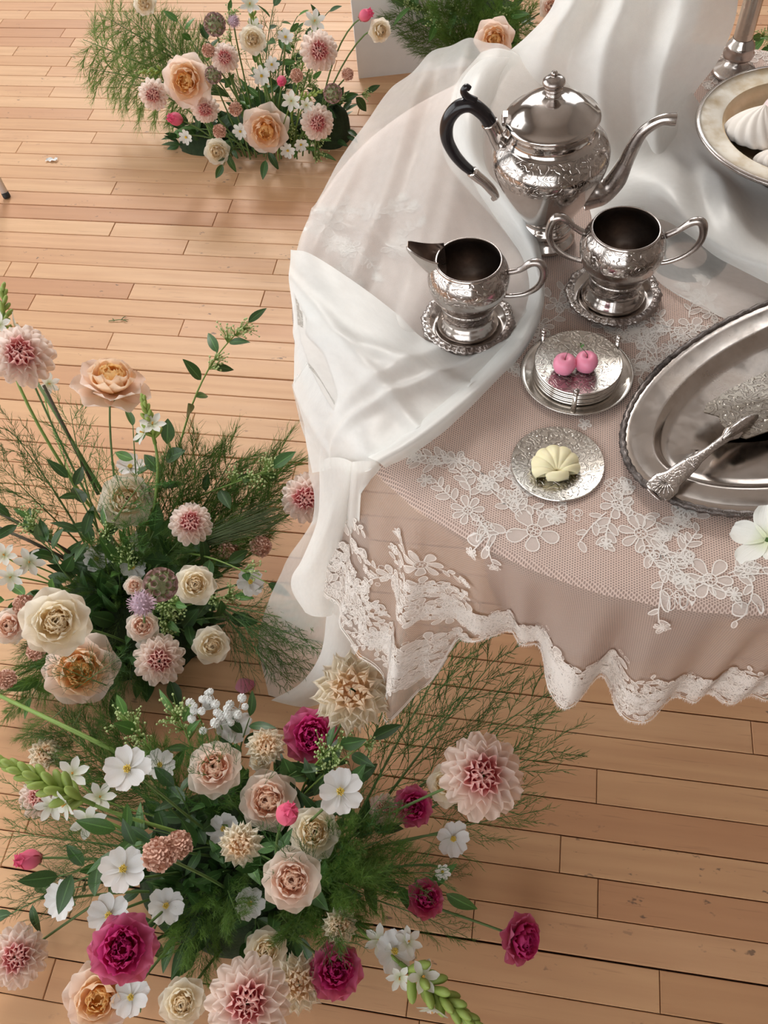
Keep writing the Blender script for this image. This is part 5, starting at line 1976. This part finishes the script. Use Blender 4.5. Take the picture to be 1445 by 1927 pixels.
# ---------------- left arrangement
A = 'left'
F(A, 'dahlia_pink', 40, 668, 122, -.1, .25, 'large pink dahlia on a tall stem at the left edge, above the left arrangement')
F(A, 'rose_orange', 210, 714, 128, .10, 1.25, 'tall peach rose with orange heart seen from the side, top of the left arrangement')
F(A, 'rose_cream', 238, 942, 98, .05, .15, 'cream rose with yellow heart behind fern needles in the left arrangement')
F(A, 'rose_cream', 106, 1170, 122, -.05, .05, 'largest fully open cream rose of the left arrangement')
F(A, 'rose_cream', 366, 1100, 74, .05, .05, 'small cream rose beside the seed head of the left arrangement', z=0.22)
F(A, 'rose_orange', 150, 1262, 130, -.05, -.25, 'peach rose with orange heart low in the left arrangement, veiled by fern')
F(A, 'rose_cream', 398, 1214, 68, .15, -.15, 'cream rose low at the right of the left arrangement', z=0.14)
F(A, 'rose_blush', 18, 1178, 66, -.4, .0, 'peach rose cut by the left edge beside the largest cream rose')
F(A, 'rose_blush', 268, 1178, 58, .0, .0, 'small peach rose under the lilac scabious', z=0.17)
F(A, 'rose_blush', 252, 1102, 36, -.1, .1, 'tiny blush rosebud left of the seed head', z=0.21)
F(A, 'dahlia_pink', 576, 938, 100, -.15, .05, 'pink dahlia partly tucked behind the hanging organza', z=.20)
F(A, 'dahlia_pink', 358, 984, 84, .0, .2, 'pink dahlia veiled by fern above the grass bundle', z=0.24)
F(A, 'dahlia_pink_open', 300, 1242, 98, .0, -.1, 'loose pink and white dahlia at the foot of the left arrangement', z=0.14)
for x, y, d, l in ((432, 1034, 44, 'brownish pompon flower under the grass bundle, the left of two'), (490, 1028, 44, 'brownish pompon flower under the grass bundle, the right of two'), (46, 1140, 46, 'brownish pompon flower left of the largest cream rose'), (12, 1278, 40, 'brownish pompon flower at the left edge below the roses'), (68, 1225, 38, 'brownish pompon flower under the largest cream rose')):
    F(A, 'pompon', x, y, d, .0, .15, l)
F(A, 'scabious', 266, 1136, 56, -.1, .1, 'spiky lilac scabious in the left arrangement')
F(A, 'seed_pod', 302, 1100, 66, .0, .2, 'round green seed head in the left arrangement')
for x, y, d, ax, ay, l in ((250, 1068, 52, .0, .3, 'white daisy above the tiny blush rosebud'), (470, 1095, 60, .5, .1, 'white cosmos at the right side of the left arrangement'), (182, 1052, 54, -.2, .4, 'white cosmos half hidden in the left arrangement'), (265, 1020, 46, .0, .4, 'white cosmos under the fern of the left arrangement'),
                           (245, 878, 56, -.1, .6, 'white cosmos just above the fern-veiled cream rose'), (275, 1225, 46, -.2, -.1, 'white cosmos next to the loose pink dahlia')):
    F(A, 'cosmos_white' if d > 50 else 'daisy_white', x, y, d, ax, ay, l)
for x, y, d, ax, ay, l in ((55, 1058, 56, .0, .1, 'white starry blossom at the left edge, the upper right of three'), (20, 1086, 50, -.2, -.1, 'white starry blossom at the left edge, the lowest of three'), (8, 1045, 48, -.3, .3, 'white starry blossom at the left edge, the leftmost of three'),
                           (92, 722, 40, .6, -.1, 'white starry blossom just right of the tall pink dahlia')):
    W(A, x, y, d, ax, ay, l)
tuberose((at(8, 625, .38), at(6, 540, .42)), 'green tuberose bud spike at the left edge above the tall pink dahlia', GRP[A], base_for(A, at(0, 640, .3)), 15, ((.08, 1.2), (.12, 3.4)), .022)
tuberose((at(292, 835, .30), at(270, 752, .36)), 'green tuberose spike with white blossom below the tall peach rose', GRP[A], base_for(A, at(292, 835, .3)), 20, ((.30, 1.0), (.18, 2.2)), .021)
# branch with dark leaves and pale berries, and its shorter neighbour
sprig(at(322, 900, .14), at(468, 606, .30), 'long dark-leaved branch with pale berries reaching towards the organza', 'leafy sprigs of the left arrangement', 8, .056, LEAF_D, 5, M_stem_l)
sprig(at(330, 950, .14), at(512, 882, .22), 'short dark-leaved branch with pale berries right of the fern', 'leafy sprigs of the left arrangement', 6, .046, LEAF_D, 4, M_stem_l)
sprig(at(330, 1040, .12), at(505, 1098, .16), 'dark-leaved sprig ending in a bud by the organza hem', 'leafy sprigs of the left arrangement', 5, .046, LEAF_D, 1, M_stem_l)
for i, (x, y, z, l) in enumerate(((250, 800, .26, 'dark leafy sprig beside the tuberose spike of the left arrangement'), (315, 835, .24, 'dark leafy sprig right of the tuberose spike'), (20, 975, .20, 'dark leafy sprig curling at the left edge'), (90, 1020, .18, 'dark leafy sprig above the starry blossoms'), (10, 1130, .14, 'dark leaves at the left edge beside the cream rose'),
                                  (180, 1110, .12, 'dark leafy sprig right of the largest cream rose'), (350, 1190, .08, 'dark-leaved sprig hanging under the seed head'), (320, 1280, .04, 'dark leafy sprig at the foot of the loose pink dahlia'), (60, 1310, .03, 'dark leafy sprig low at the left edge'), (220, 1300, .03, 'dark leafy sprig under the low peach rose'),
                                  (430, 1160, .10, 'dark leafy sprig by the low cream rose'), (150, 1000, .20, 'dark leafy sprig in the middle of the left arrangement'), (220, 1060, .16, 'dark leafy sprig behind the white daisy'), (330, 1040, .16, 'dark leafy sprig under the veiled pink dahlia'), (130, 900, .24, 'thin leafy sprig left of the fern-veiled rose'),
                                  (290, 1000, .20, 'dark leafy sprig under the fern-veiled cream rose'), (200, 1230, .08, 'dark leafy sprig beside the low peach rose'), (400, 1060, .14, 'dark leafy sprig above the small cream rose'))):
    p = at(x, y, z)
    sprig(base_for(A, p, .35, .06), p, l, 'leafy sprigs of the left arrangement', 7, .052, LEAF_D if i % 4 else LEAF_M)
for x, y, z, l in ((330, 1135, .16, 'under the seed head'), (315, 1170, .12, 'right of the small peach rose'), (440, 1120, .12, 'right of the small cream rose'), (200, 990, .2, 'left of the veiled cream rose'), (240, 1030, .18, 'above the white daisy'), (55, 975, .2, 'at the left edge')):
    p = at(x, y, z)
    sprig(base_for(A, p, .4, .05), p, 'pale green berry sprig of the left arrangement ' + l, 'berry sprigs of the left arrangement', 2, .034, LEAF_M, 4, M_stem_l, 'berry_sprig')
for k, (x, y, z, w, l) in enumerate(((520, 905, .20, 1, 'reaching furthest right under the berried branch'), (500, 960, .18, 1, 'along the upper side of the grass bundle'), (440, 850, .24, 1, 'right of the long leafy branch'), (380, 840, .25, 1, 'at the foot of the long leafy branch'), (330, 870, .24, .9, 'right of the tuberose spike'), (530, 850, .20, .8, 'behind the short berried branch'),
                                     (250, 1000, .22, 1, 'in front of the veiled cream rose'), (180, 1020, .2, 1, 'left of the veiled cream rose'), (340, 1000, .22, 1, 'over the veiled pink dahlia'), (120, 1100, .16, 1, 'above the largest cream rose'), (220, 1130, .14, .9, 'left of the lilac scabious'), (80, 1290, .10, 1, 'left of the low peach rose'), (180, 1330, .06, 1, 'lying before the low peach rose'),
                                     (250, 1290, .08, .9, 'between low peach rose and loose dahlia'), (20, 1320, .05, .9, 'low at the left edge'), (440, 1000, .18, .9, 'under the grass bundle'), (150, 1200, .12, .9, 'between the two big low roses'), (60, 1230, .1, .9, 'under the largest cream rose'))):
    p = at(x, y, z)
    b = at(250 + (x - 250) * .12, 1110, .08)
    fern('plume', b, p, 'feathery fern plume of the left arrangement, ' + l, 'fern plumes of the left arrangement', w)
for x, y, z, bx, by, l in ((30, 800, .32, 160, 1030, 'the tallest'), (5, 870, .28, 150, 1030, 'the middle one'), (130, 780, .32, 180, 1000, 'nearest the bare stems'), (0, 940, .22, 120, 1050, 'the lowest')):
    fern('airy', at(bx, by, .08), at(x, y, z), 'thin twiggy fern at the left edge above the starry blossoms, ' + l, 'twiggy ferns at the left edge', .9)
for x, y, z, l in ((575, 1250, .10, 'second lowest'), (595, 1205, .14, 'reaching furthest right'), (545, 1290, .05, 'nearest the floor'), (500, 1220, .12, 'nearest the cream rose'), (560, 1170, .16, 'the highest')):
    fern('airy', at(400, 1130, .10), at(x, y, z), 'thin fern twig fanning out before the organza tail, ' + l, 'fern twigs before the organza tail', 1.0)
for x, y, z, bx, by, l in ((40, 1400, .05, 120, 1330, 'hanging lowest at the left'), (110, 1410, .05, 150, 1340, 'hanging in the middle'), (170, 1390, .06, 200, 1360, 'hanging nearest the berried sprigs'), (10, 1350, .08, 60, 1310, 'at the left edge'), (90, 1240, .22, 200, 1290, 'lying over the low peach rose'), (230, 1240, .20, 130, 1300, 'crossing the low peach rose'), (260, 920, .36, 190, 1010, 'crossing the veiled cream rose')):
    fern('airy' if z > .15 else 'plume', at(bx, by, .12), at(x, y, z), 'loose light fern of the left arrangement ' + l, 'loose ferns of the left arrangement', .9)
# bundle of stiff grass
gb = at(300, 1045, .12)
gr = thing('grass_bundle', 'stiff bundle of grey-green grass blades pointing at the pink dahlia', 'grass', gb)
mb = MB(); rg = random.Random(5)
e = at(538, 962, .22)
dd = e - gb
s1 = dd.cross(c_f).normalized()
for k in range(90):
    o1 = s1 * rg.uniform(-.006, .006) + c_f * rg.uniform(-.006, .006)
    o2 = s1 * rg.gauss(0, .016) + c_f * rg.gauss(0, .012)
    t1 = rg.uniform(.82, 1.0)
    mb.tube([o1, dd * t1 * .5 + o1 + o2 * .4, dd * t1 + o1 + o2 * t1], [.0009, .0008, .0003], 3)
o = mb.build('blades', plain('grass_grey_green', (.13, .175, .075), .6, var=.35, vscale=25), gr); o['kind'] = 'stuff'
# bare stems leaning left
for k, (a, b, mt, l) in enumerate((((192, 925, .16), (70, 720, .33), M_stem, 'thick green bare stem behind the tall pink dahlia'), ((185, 930, .14), (82, 725, .34), M_stem_b, 'dark brown bare stem rising to the tall pink dahlia'), ((140, 1045, .12), (-20, 955, .2), M_stem_b, 'brown bare stem running off the left edge'), ((140, 1060, .1), (-20, 985, .16), M_stem_b, 'lower brown bare stem running off the left edge'))):
    a, b = at(*a), at(*b)
    st = thing('bare_stem', l, 'stem', a)
    mb = MB(); mb.tube([Vector((0, 0, 0)), (b - a) * .5 + Vector((0, 0, .008)), b - a], [.0036, .0032, .0028], 8); mb.build('stalk', mt, st)
# petal fallen on the floor
q = at(480, 1286, 0)
o = link('fallen_petal', petal_mesh('petal', m_petal('fallen_pink_petal', (.6, .16, .28), (.72, .28, .40), (.75, .34, .46)), .036, .030, .15, .05, .1, seed=4))
o.location = (q.x, q.y, .003); o.rotation_euler = (radians(82), 0, radians(-60))
tag(o, 'single pink petal fallen on the floorboards beside the organza tail', 'petal')
q = at(225, 604, 0)
sg = thing('fallen_sprig', 'tiny green sprig lying alone on the bare floorboards', 'sprig', (q.x, q.y, .001))
mb = MB()
for a, b in (((-.026, -.004), (.022, .004)), ((-.012, -.003), (-.020, .006)), ((.004, .001), (.012, .016)), ((.01, .002), (.022, -.004))):
    mb.tube([(a[0], a[1], .001), ((a[0] + b[0]) / 2, (a[1] + b[1]) / 2, .003), (b[0], b[1], .001)], [.0011, .001, .0005], 5)
mb.build('twig', M_stem, sg)

# ---------------- near arrangement (bottom)
A = 'near'
F(A, 'dahlia_peach', 662, 1300, 152, -.1, .15, 'large pale peach dahlia with pointed petals in front of the organza tail')
F(A, 'rose_magenta', 586, 1384, 100, -.05, .1, 'magenta ruffled bloom directly below the pale peach dahlia')
F(A, 'dahlia_pink', 906, 1460, 166, .12, .0, 'largest pink dahlia, rightmost of the near arrangement over bare floor')
F(A, 'rose_blush', 503, 1507, 108, -.22, .05, 'blush rose touching the closed pink tulip')
F(A, 'tulip_pink', 540, 1532, 46, .25, .35, 'closed pink tulip overlapping the blush rose', z=.36)
F(A, 'rose_blush', 404, 1446, 100, -.15, .2, 'blush rose with reddish streaks veiled by fern, upper left of the near arrangement', z=0.2)
F(A, 'rose_cream', 490, 1430, 42, -.1, .3, 'tiny cream rosebud above the blush rose')
F(A, 'rose_blush', 548, 1656, 108, .0, .0, 'blush rose in the middle of the near arrangement, crossed by a leaf', z=0.27)
F(A, 'rose_magenta', 230, 1786, 122, -.05, -.05, 'largest magenta ruffled bloom at the lower left of the near arrangement')
F(A, 'rose_orange', 186, 1878, 124, -.15, -.30, 'peach and yellow rose half under the largest magenta bloom')
F(A, 'dahlia_pink', 466, 1884, 166, .0, -.15, 'large pale pink dahlia at the bottom edge of the photo')
F(A, 'rose_magenta', 632, 1826, 98, .1, -.1, 'magenta ruffled bloom at the lower right of the near arrangement')
F(A, 'dahlia_peach', 562, 1852, 104, .1, -.15, 'peach dahlia between the bottom pink dahlia and a magenta bloom')
F(A, 'rose_magenta', 778, 1518, 74, .15, .1, 'small magenta bloom left of the largest pink dahlia', z=0.17)
F(A, 'dahlia_pink', 722, 1522, 60, .1, .1, 'small pink dahlia beside the small magenta bloom', z=0.16)
F(A, 'rose_magenta', 802, 1690, 70, .35, .0, 'magenta bloom veiled by fern at the right of the near arrangement', z=.10)
F(A, 'rose_magenta', 985, 1768, 94, .85, -.35, 'magenta ruffled bloom lying out to the right on a long stem', z=.055)
F(A, 'tulip_pink', 56, 1617, 40, -1.0, -.12, 'pink tulip bud lying at the left edge of the near arrangement')
F(A, 'dahlia_pink', 32, 1800, 116, -.15, -.05, 'pink dahlia at the lower left corner, just above the floor', z=.06)
F(A, 'pompon', 300, 1608, 68, -.2, .1, 'peach pompon flower in the left half of the near arrangement, the nearer of two')
F(A, 'pompon', 336, 1590, 56, .1, .3, 'peach pompon flower tucked behind another one in the near arrangement')
F(A, 'dahlia_peach', 452, 1590, 84, -.1, -.3, 'peach dahlia hanging below the blush rose', z=0.2)
F(A, 'dahlia_peach', 640, 1742, 66, .1, .0, 'small peach dahlia veiled by fern above the lower right magenta bloom', z=0.17)
F(A, 'rose_cream', 590, 1566, 92, .1, .1, 'cream rose veiled by dense fern in the middle of the near arrangement', z=0.2)
F(A, 'rose_cream', 342, 1888, 84, -.1, -.2, 'cream rose at the bottom edge left of the pink dahlia')
F(A, 'rose_cream', 500, 1790, 78, .0, -.1, 'cream rose low behind the bottom pink dahlia', z=0.12)
F(A, 'dahlia_pink_open', 76, 1500, 84, -.3, .1, 'pale cream-pink dahlia behind the left tuberose spike', z=.08)
F(A, 'dahlia_peach', 84, 1418, 62, -.2, .3, 'cream dahlia at the upper left of the near arrangement', z=.08)
F(A, 'dahlia_peach', 500, 1402, 74, .0, .4, 'peach dahlia left of the upper magenta bloom', z=0.17)
F(A, 'rose_cream', 838, 1475, 76, -.5, .15, 'cream bloom hiding behind the largest pink dahlia', z=.18)
for x, y, d, ax, ay, l in ((240, 1447, 92, -.25, .15, 'white cosmos right of the left tuberose spike'), (440, 1368, 72, .05, .25, 'white cosmos near the tiny white flower clusters'), (640, 1490, 92, .1, .15, 'white cosmos right of the closed pink tulip'), (232, 1636, 92, -.1, .3, 'white cosmos behind two dark narrow leaves'),
                           (116, 1692, 78, -.7, -.1, 'white cosmos facing left, lowest on the left side'), (205, 1722, 84, -.2, -.1, 'white cosmos just above the largest magenta bloom'), (312, 1704, 72, .1, -.1, 'white cosmos right of the largest magenta bloom'), (852, 1578, 70, .3, -.25, 'white cosmos with yellow middle below the largest pink dahlia'),
                           (742, 1790, 82, .2, .05, 'white cosmos at the start of the lower tuberose spike'), (246, 1876, 74, -.1, -.2, 'white cosmos at the bottom edge right of the peach rose'), (300, 1440, 64, .1, .3, 'white cosmos veiled by fern in the upper left of the near arrangement'), (420, 1560, 64, -.1, .1, 'white cosmos in the shade left of the blush rose'),
                           (470, 1700, 62, .0, .0, 'white cosmos low in the heart of the near arrangement')):
    F(A, 'cosmos_white', x, y, d, ax, ay, l)
for x, y, d, ax, ay, l in ((136, 1456, 62, .0, .25, 'white starry blossom on top of the left tuberose spike'), (96, 1516, 58, -.2, -.3, 'white starry blossom under the left tuberose spike'), (166, 1545, 66, -.1, -.35, 'white starry blossom hanging at the foot of the left tuberose spike'), (188, 1500, 58, .1, .2, 'white starry blossom beside the stalk of the left tuberose'),
                           (714, 1770, 58, -.2, .2, 'white starry blossom above the lower tuberose spike'), (768, 1772, 54, .4, .2, 'white starry blossom right of the lower tuberose stalk'), (752, 1840, 50, .0, -.5, 'white starry blossom hanging from the lower tuberose spike'), (600, 1600, 44, .2, .2, 'white starry blossom deep in the fern of the near arrangement')):
    W(A, x, y, d, ax, ay, l)
tuberose((at(178, 1515, .20), at(8, 1436, .25)), 'green tuberose bud spike pointing left in the near arrangement', GRP[A], at(420, 1600, .06), 26, ((.2, 1.2),), .034)
tuberose((at(752, 1812, .13), at(890, 1925, .14)), 'green tuberose bud spike pointing to the bottom edge', GRP[A], at(600, 1690, .05), 22, ((.25, .6), (.5, 2.5)), .034)
# pale green drooping bud and tiny white clusters
q = base_for(A, at(830, 1640, .1))
F(A, 'daisy_white', 832, 1640, 34, .2, -.4, 'tiny pale green blossom below the yellow-centred cosmos', z=.10)
M_gyp = plain('gypsophila_white', (.86, .86, .84), .7, var=.05)
for k, (x, y, l) in enumerate(((368, 1338, 'cluster of tiny white pompon flowers at the top of the near arrangement, left one'), (408, 1326, 'cluster of tiny white pompon flowers at the top of the near arrangement, middle one'), (412, 1360, 'lowest cluster of tiny white pompon flowers near the upper white cosmos'), (446, 1330, 'cluster of tiny white flowers at the top of the near arrangement, right one'))):
    p = at(x, y, .16)
    b = base_for(A, p)
    gy = thing('tiny_flower_cluster', l, 'flower', b, 'tiny white flower clusters')
    rg = random.Random(k)
    stem_tube(gy, b, p, Vector((0, 0, 1)), .012, .0014, M_stem_l)
    for i in range(7):
        o1 = Vector((rg.uniform(-.022, .022), rg.uniform(-.018, .018), rg.uniform(-.004, .014)))
        mb = MB()
        R = rg.uniform(.0052, .0078)
        for n_ in range(34):
            z = 1 - 1.8 * (n_ + .5) / 34
            a = n_ * 2.4
            rr = sqrt(max(0, 1 - z * z))
            d = Vector((rr * cos(a), rr * sin(a), z))
            t = d.orthogonal().normalized() * .30
            mb.add([tuple((d * .5 - t) * R), tuple((d * .5 + t) * R), tuple((d * 1.05 + t * .8) * R), tuple((d * 1.05 - t * .8) * R)], [(0, 1, 2, 3)])
        mb.ball((0, 0, 0), R * .7, 8, 6)
        mb.tube([(0, 0, 0), tuple((Vector((0, 0, -.012)) - o1) * .9)], [.0007, .0009], 4)
        o = mb.build('floret', M_gyp, gy); o.location = p + o1 - b
for i, (x, y, z, nb, l) in enumerate(((235, 1348, .16, 4, 'light leafy sprig with pale berries, left of the tiny white clusters'), (330, 1340, .16, 4, 'light leafy sprig with pale berries under the tiny white clusters'), (640, 1400, .22, 4, 'berried sprig with a leaf lying over the pale peach dahlia'), (700, 1390, .20, 2, 'berried sprig just under the pale peach dahlia'))):
    p = at(x, y, z)
    sprig(base_for(A, p, .4, .05), p, l, 'leafy sprigs of the near arrangement', 5, .046, LEAF_M if i < 2 else LEAF_D, nb, M_stem_l)
for i, (x, y, z, l) in enumerate(((470, 1350, .14, 'dark leafy sprig behind the upper white cosmos'), (560, 1450, .16, 'dark leafy sprig under the upper magenta bloom'), (665, 1470, .20, 'dark leafy sprig right of the upper magenta bloom'), (590, 1500, .14, 'dark leafy sprig above the fern-veiled cream rose'), (220, 1560, .20, 'dark leafy sprig with round leaves above the two pompons'), (235, 1600, .20, 'dark narrow-leaved sprig over the left white cosmos'),
                                  (110, 1650, .18, 'dark narrow-leaved sprig reaching left over the white cosmos'), (420, 1640, .12, 'dark leafy sprig in the heart of the near arrangement'), (360, 1600, .14, 'dark leafy sprig right of the two pompons'), (480, 1600, .14, 'broad green leaves under the closed pink tulip'), (330, 1480, .14, 'dark leafy sprig under the streaked blush rose'), (380, 1720, .10, 'dark leafy sprig above the bottom pink dahlia'),
                                  (480, 1760, .08, 'dark leafy sprig behind the bottom pink dahlia'), (700, 1560, .14, 'dark leafy sprig left of the small magenta bloom'), (620, 1680, .12, 'dark leafy sprig right of the middle blush rose'), (570, 1660, .22, 'single dark leaf sprig crossing the middle blush rose'), (280, 1560, .12, 'dark leafy sprig beside the tuberose stalk'), (330, 1660, .10, 'dark leafy sprig under the two pompons'),
                                  (400, 1520, .12, 'dark leafy sprig between the streaked rose and tuberose stalk'), (840, 1680, .06, 'thin leafy sprig near the veiled magenta bloom'), (20, 1720, .06, 'dark leafy sprig at the left edge above the corner dahlia'), (700, 1650, .08, 'dark leafy sprig low at the right of the near arrangement'), (560, 1760, .06, 'dark leafy sprig above the lower right magenta bloom'), (260, 1830, .05, 'dark leafy sprig under the largest magenta bloom'))):
    p = at(x, y, z)
    sprig(base_for(A, p, .3, .05), p, l, 'leafy sprigs of the near arrangement', 7, .050, LEAF_D if i % 5 != 4 else LEAF_M)
for k, (x, y, z, w, l) in enumerate(((720, 1560, .22, 1, 'left of the small magenta bloom'), (700, 1620, .24, 1, 'pointing right under the small magenta bloom'), (720, 1690, .16, 1, 'pointing right towards the veiled magenta bloom'), (650, 1570, .24, 1, 'below the right-hand white cosmos'), (560, 1600, .15, 1, 'under the closed pink tulip'), (480, 1640, .14, 1, 'left of the middle blush rose'), (440, 1720, .18, 1, 'below left of the middle blush rose'),
                                     (540, 1755, .18, 1, 'below the middle blush rose'), (625, 1755, .18, 1, 'over the small veiled peach dahlia'), (680, 1740, .12, 1, 'behind the lower tuberose stalk'), (380, 1700, .14, .9, 'right of the low white cosmos'), (340, 1790, .15, 1, 'right of the largest magenta bloom'), (380, 1830, .08, 1, 'above the bottom cream rose'), (420, 1760, .10, .9, 'above the bottom pink dahlia'),
                                     (760, 1620, .16, .9, 'reaching furthest right'), (590, 1700, .16, .9, 'right of the middle blush rose'), (300, 1400, .14, .9, 'left of the streaked blush rose'), (380, 1400, .16, .9, 'over the streaked blush rose'), (440, 1480, .16, .9, 'left of the blush rose by the tulip'), (200, 1340, .12, 1, 'left of the berried sprigs'), (90, 1370, .10, 1, 'behind the long light stalk'), (280, 1500, .12, .9, 'beside the left tuberose stalk'), (140, 1420, .1, 1, 'behind the left tuberose spike'), (660, 1660, .24, 1, 'right of the middle blush rose, the higher'))):
    p = at(x, y, z)
    b = at(600, 1640, .05) if x > 460 else (at(410, 1640, .05) if y > 1500 else at(330, 1540, .05))
    fern('plume', b, p, 'feathery fern plume of the near arrangement, ' + l, 'fern plumes of the near arrangement', w)
for x, y, z, bx, by, w, l in ((770, 1215, .24, 640, 1560, .7, 'leftmost, before the lace'), (870, 1195, .24, 660, 1560, .7, 'second from the left'), (960, 1225, .22, 680, 1560, .7, 'third from the left'), (1040, 1300, .18, 700, 1550, .7, 'reaching the lace hem'), (1060, 1400, .14, 720, 1560, .7, 'above the largest pink dahlia'), (1010, 1520, .10, 740, 1590, .7, 'the lowest, under the largest pink dahlia')):
    fern('airy', at(bx, by, .05), at(x, y, z), 'dark twiggy fern right of the pale peach dahlia, ' + l, 'twiggy ferns of the near arrangement', w)
for x, y, z, bx, by, l in ((15, 1560, .12, 260, 1600, 'just above the pink tulip bud'), (40, 1650, .10, 270, 1620, 'just below the pink tulip bud'), (10, 1690, .07, 270, 1640, 'lowest at the left edge'), (120, 1580, .14, 300, 1600, 'under the hanging starry blossom'), (20, 1480, .10, 250, 1580, 'under the left tuberose spike'), (870, 1640, .05, 700, 1640, 'below the yellow-centred cosmos'), (880, 1760, .03, 700, 1690, 'along the stem of the lying lisianthus')):
    fern('airy', at(bx, by, .05), at(x, y, z), 'thin fern twig low over the floor, ' + l, 'low fern twigs of the near arrangement', .8)
for x, y, z, bx, by, l in ((380, 1400, .26, 470, 1560, 'veiling the streaked blush rose'), (520, 1620, .30, 640, 1700, 'veiling the middle blush rose'), (820, 1650, .20, 660, 1640, 'veiling the right-hand magenta bloom'), (240, 1430, .24, 360, 1560, 'beside the upper left cosmos'), (700, 1500, .28, 620, 1640, 'rising beside the right-hand cosmos'), (640, 1780, .22, 600, 1660, 'hanging over the lower right magenta bloom'), (150, 1600, .22, 300, 1620, 'reaching left over the white cosmos')):
    fern('airy', at(bx, by, .08), at(x, y, z), 'fine dark fern strand of the near arrangement ' + l, 'fern strands of the near arrangement', .9)
# long light stalk crossing the upper left of the near arrangement
a, b = at(330, 1470, .08), at(-20, 1300, .14)
st = thing('bare_stem', 'long light green stalk slanting across the upper left of the near arrangement', 'stem', a)
mb = MB(); mb.tube([Vector((0, 0, 0)), (b - a) * .5 + Vector((0, 0, .01)), b - a], [.0042, .0038, .003], 8); mb.build('stalk', M_stem_l, st)

# ---------------- behind the table
A = 'back'
F(A, 'rose_orange', 930, 74, 68, -.05, -.25, 'peach rose with orange heart behind the table, above the organza', z=.36)
F(A, 'rose_blush', 1036, 12, 40, .1, .1, 'pale pink rose behind the organza at the top edge', z=.3)
for x, y, z, l in ((740, 20, .22, 'furthest left, before the plinth'), (770, 60, .16, 'lower left, before the plinth'), (830, 10, .28, 'third from the left'), (860, -10, .32, 'cut by the top edge'), (900, 0, .3, 'straight above the peach rose'), (950, 10, .3, 'right above the peach rose'), (990, 30, .26, 'touching the organza'), (820, 70, .16, 'lowest, left of the peach rose'), (880, 60, .2, 'just left of the peach rose')):
    fern('plume', at(890, 110, .08), at(x, y, z), 'dense fern plume behind the table, ' + l, 'fern plumes behind the table', 1.1)
for x, y, z, l in ((815, 45, .22, 'leafy sprig left of the peach rose behind the table'), (850, 20, .26, 'dark leafy sprig above the peach rose behind the table'), (960, 30, .26, 'dark leafy sprig right of the peach rose behind the table'), (760, 10, .24, 'leafy sprig in front of the grey plinth'), (1430, 70, .2, 'berried leafy sprig on the floor behind the candlestick')):
    p = at(x, y, z)
    b = base_for(A, p, .3, .06) if x < 1400 else at(1475, 120, .05)
    sprig(b, p, l, 'leafy sprigs behind the table', 7, .06, LEAF_M, 3, M_stem_l)

# ---------------- white bloom and dark blade at the right edge
p = at(1442, 1012, TZ + .055)
wb = thing('white_blossom', 'white bloom with broad petals hanging over the table edge at the right', 'flower', at(1500, 1010, TZ + .004))
M_wb = m_petal('white_orchid_petal', (.70, .74, .50), (.86, .86, .80), (.88, .88, .84), .5, .3, .2)
wp = petal_mesh('petal', M_wb, .5, .40, .06, .10, .18, tipw=.55, basew=.3, ruffle=.03, seed=3)
H = Matrix.Translation(p - wb.location) @ frame(axis_of(-.7, .9, p), .4) @ Matrix.Scale(.062, 4)
for k in range(5):
    link('petal', wp, wb, H @ put(2 * pi * k / 5, R_(70), .04, -.05, 1.0))
link('calyx', calyx_mesh(), wb, H)
stem_tube(wb, wb.location.copy(), p, Vector((-.4, .3, .6)).normalized(), .008, .0022, M_stem_l)
a, m_, b = at(1640, 1480, 0), at(1480, 1330, .38), at(1391, 1296, .44)
gl = thing('long_grass', 'single dark green blade reaching in from the right edge below the lace hem', 'blade', a)
mb = MB(); mb.tube(spline([Vector((0, 0, 0)), (m_ - a) * .55 + Vector((0, 0, .05)), m_ - a, b - a], 16), [.0028 - .0022 * i / 15 for i in range(16)], 6, flat=.4); mb.build('blade', M_leafd, gl)
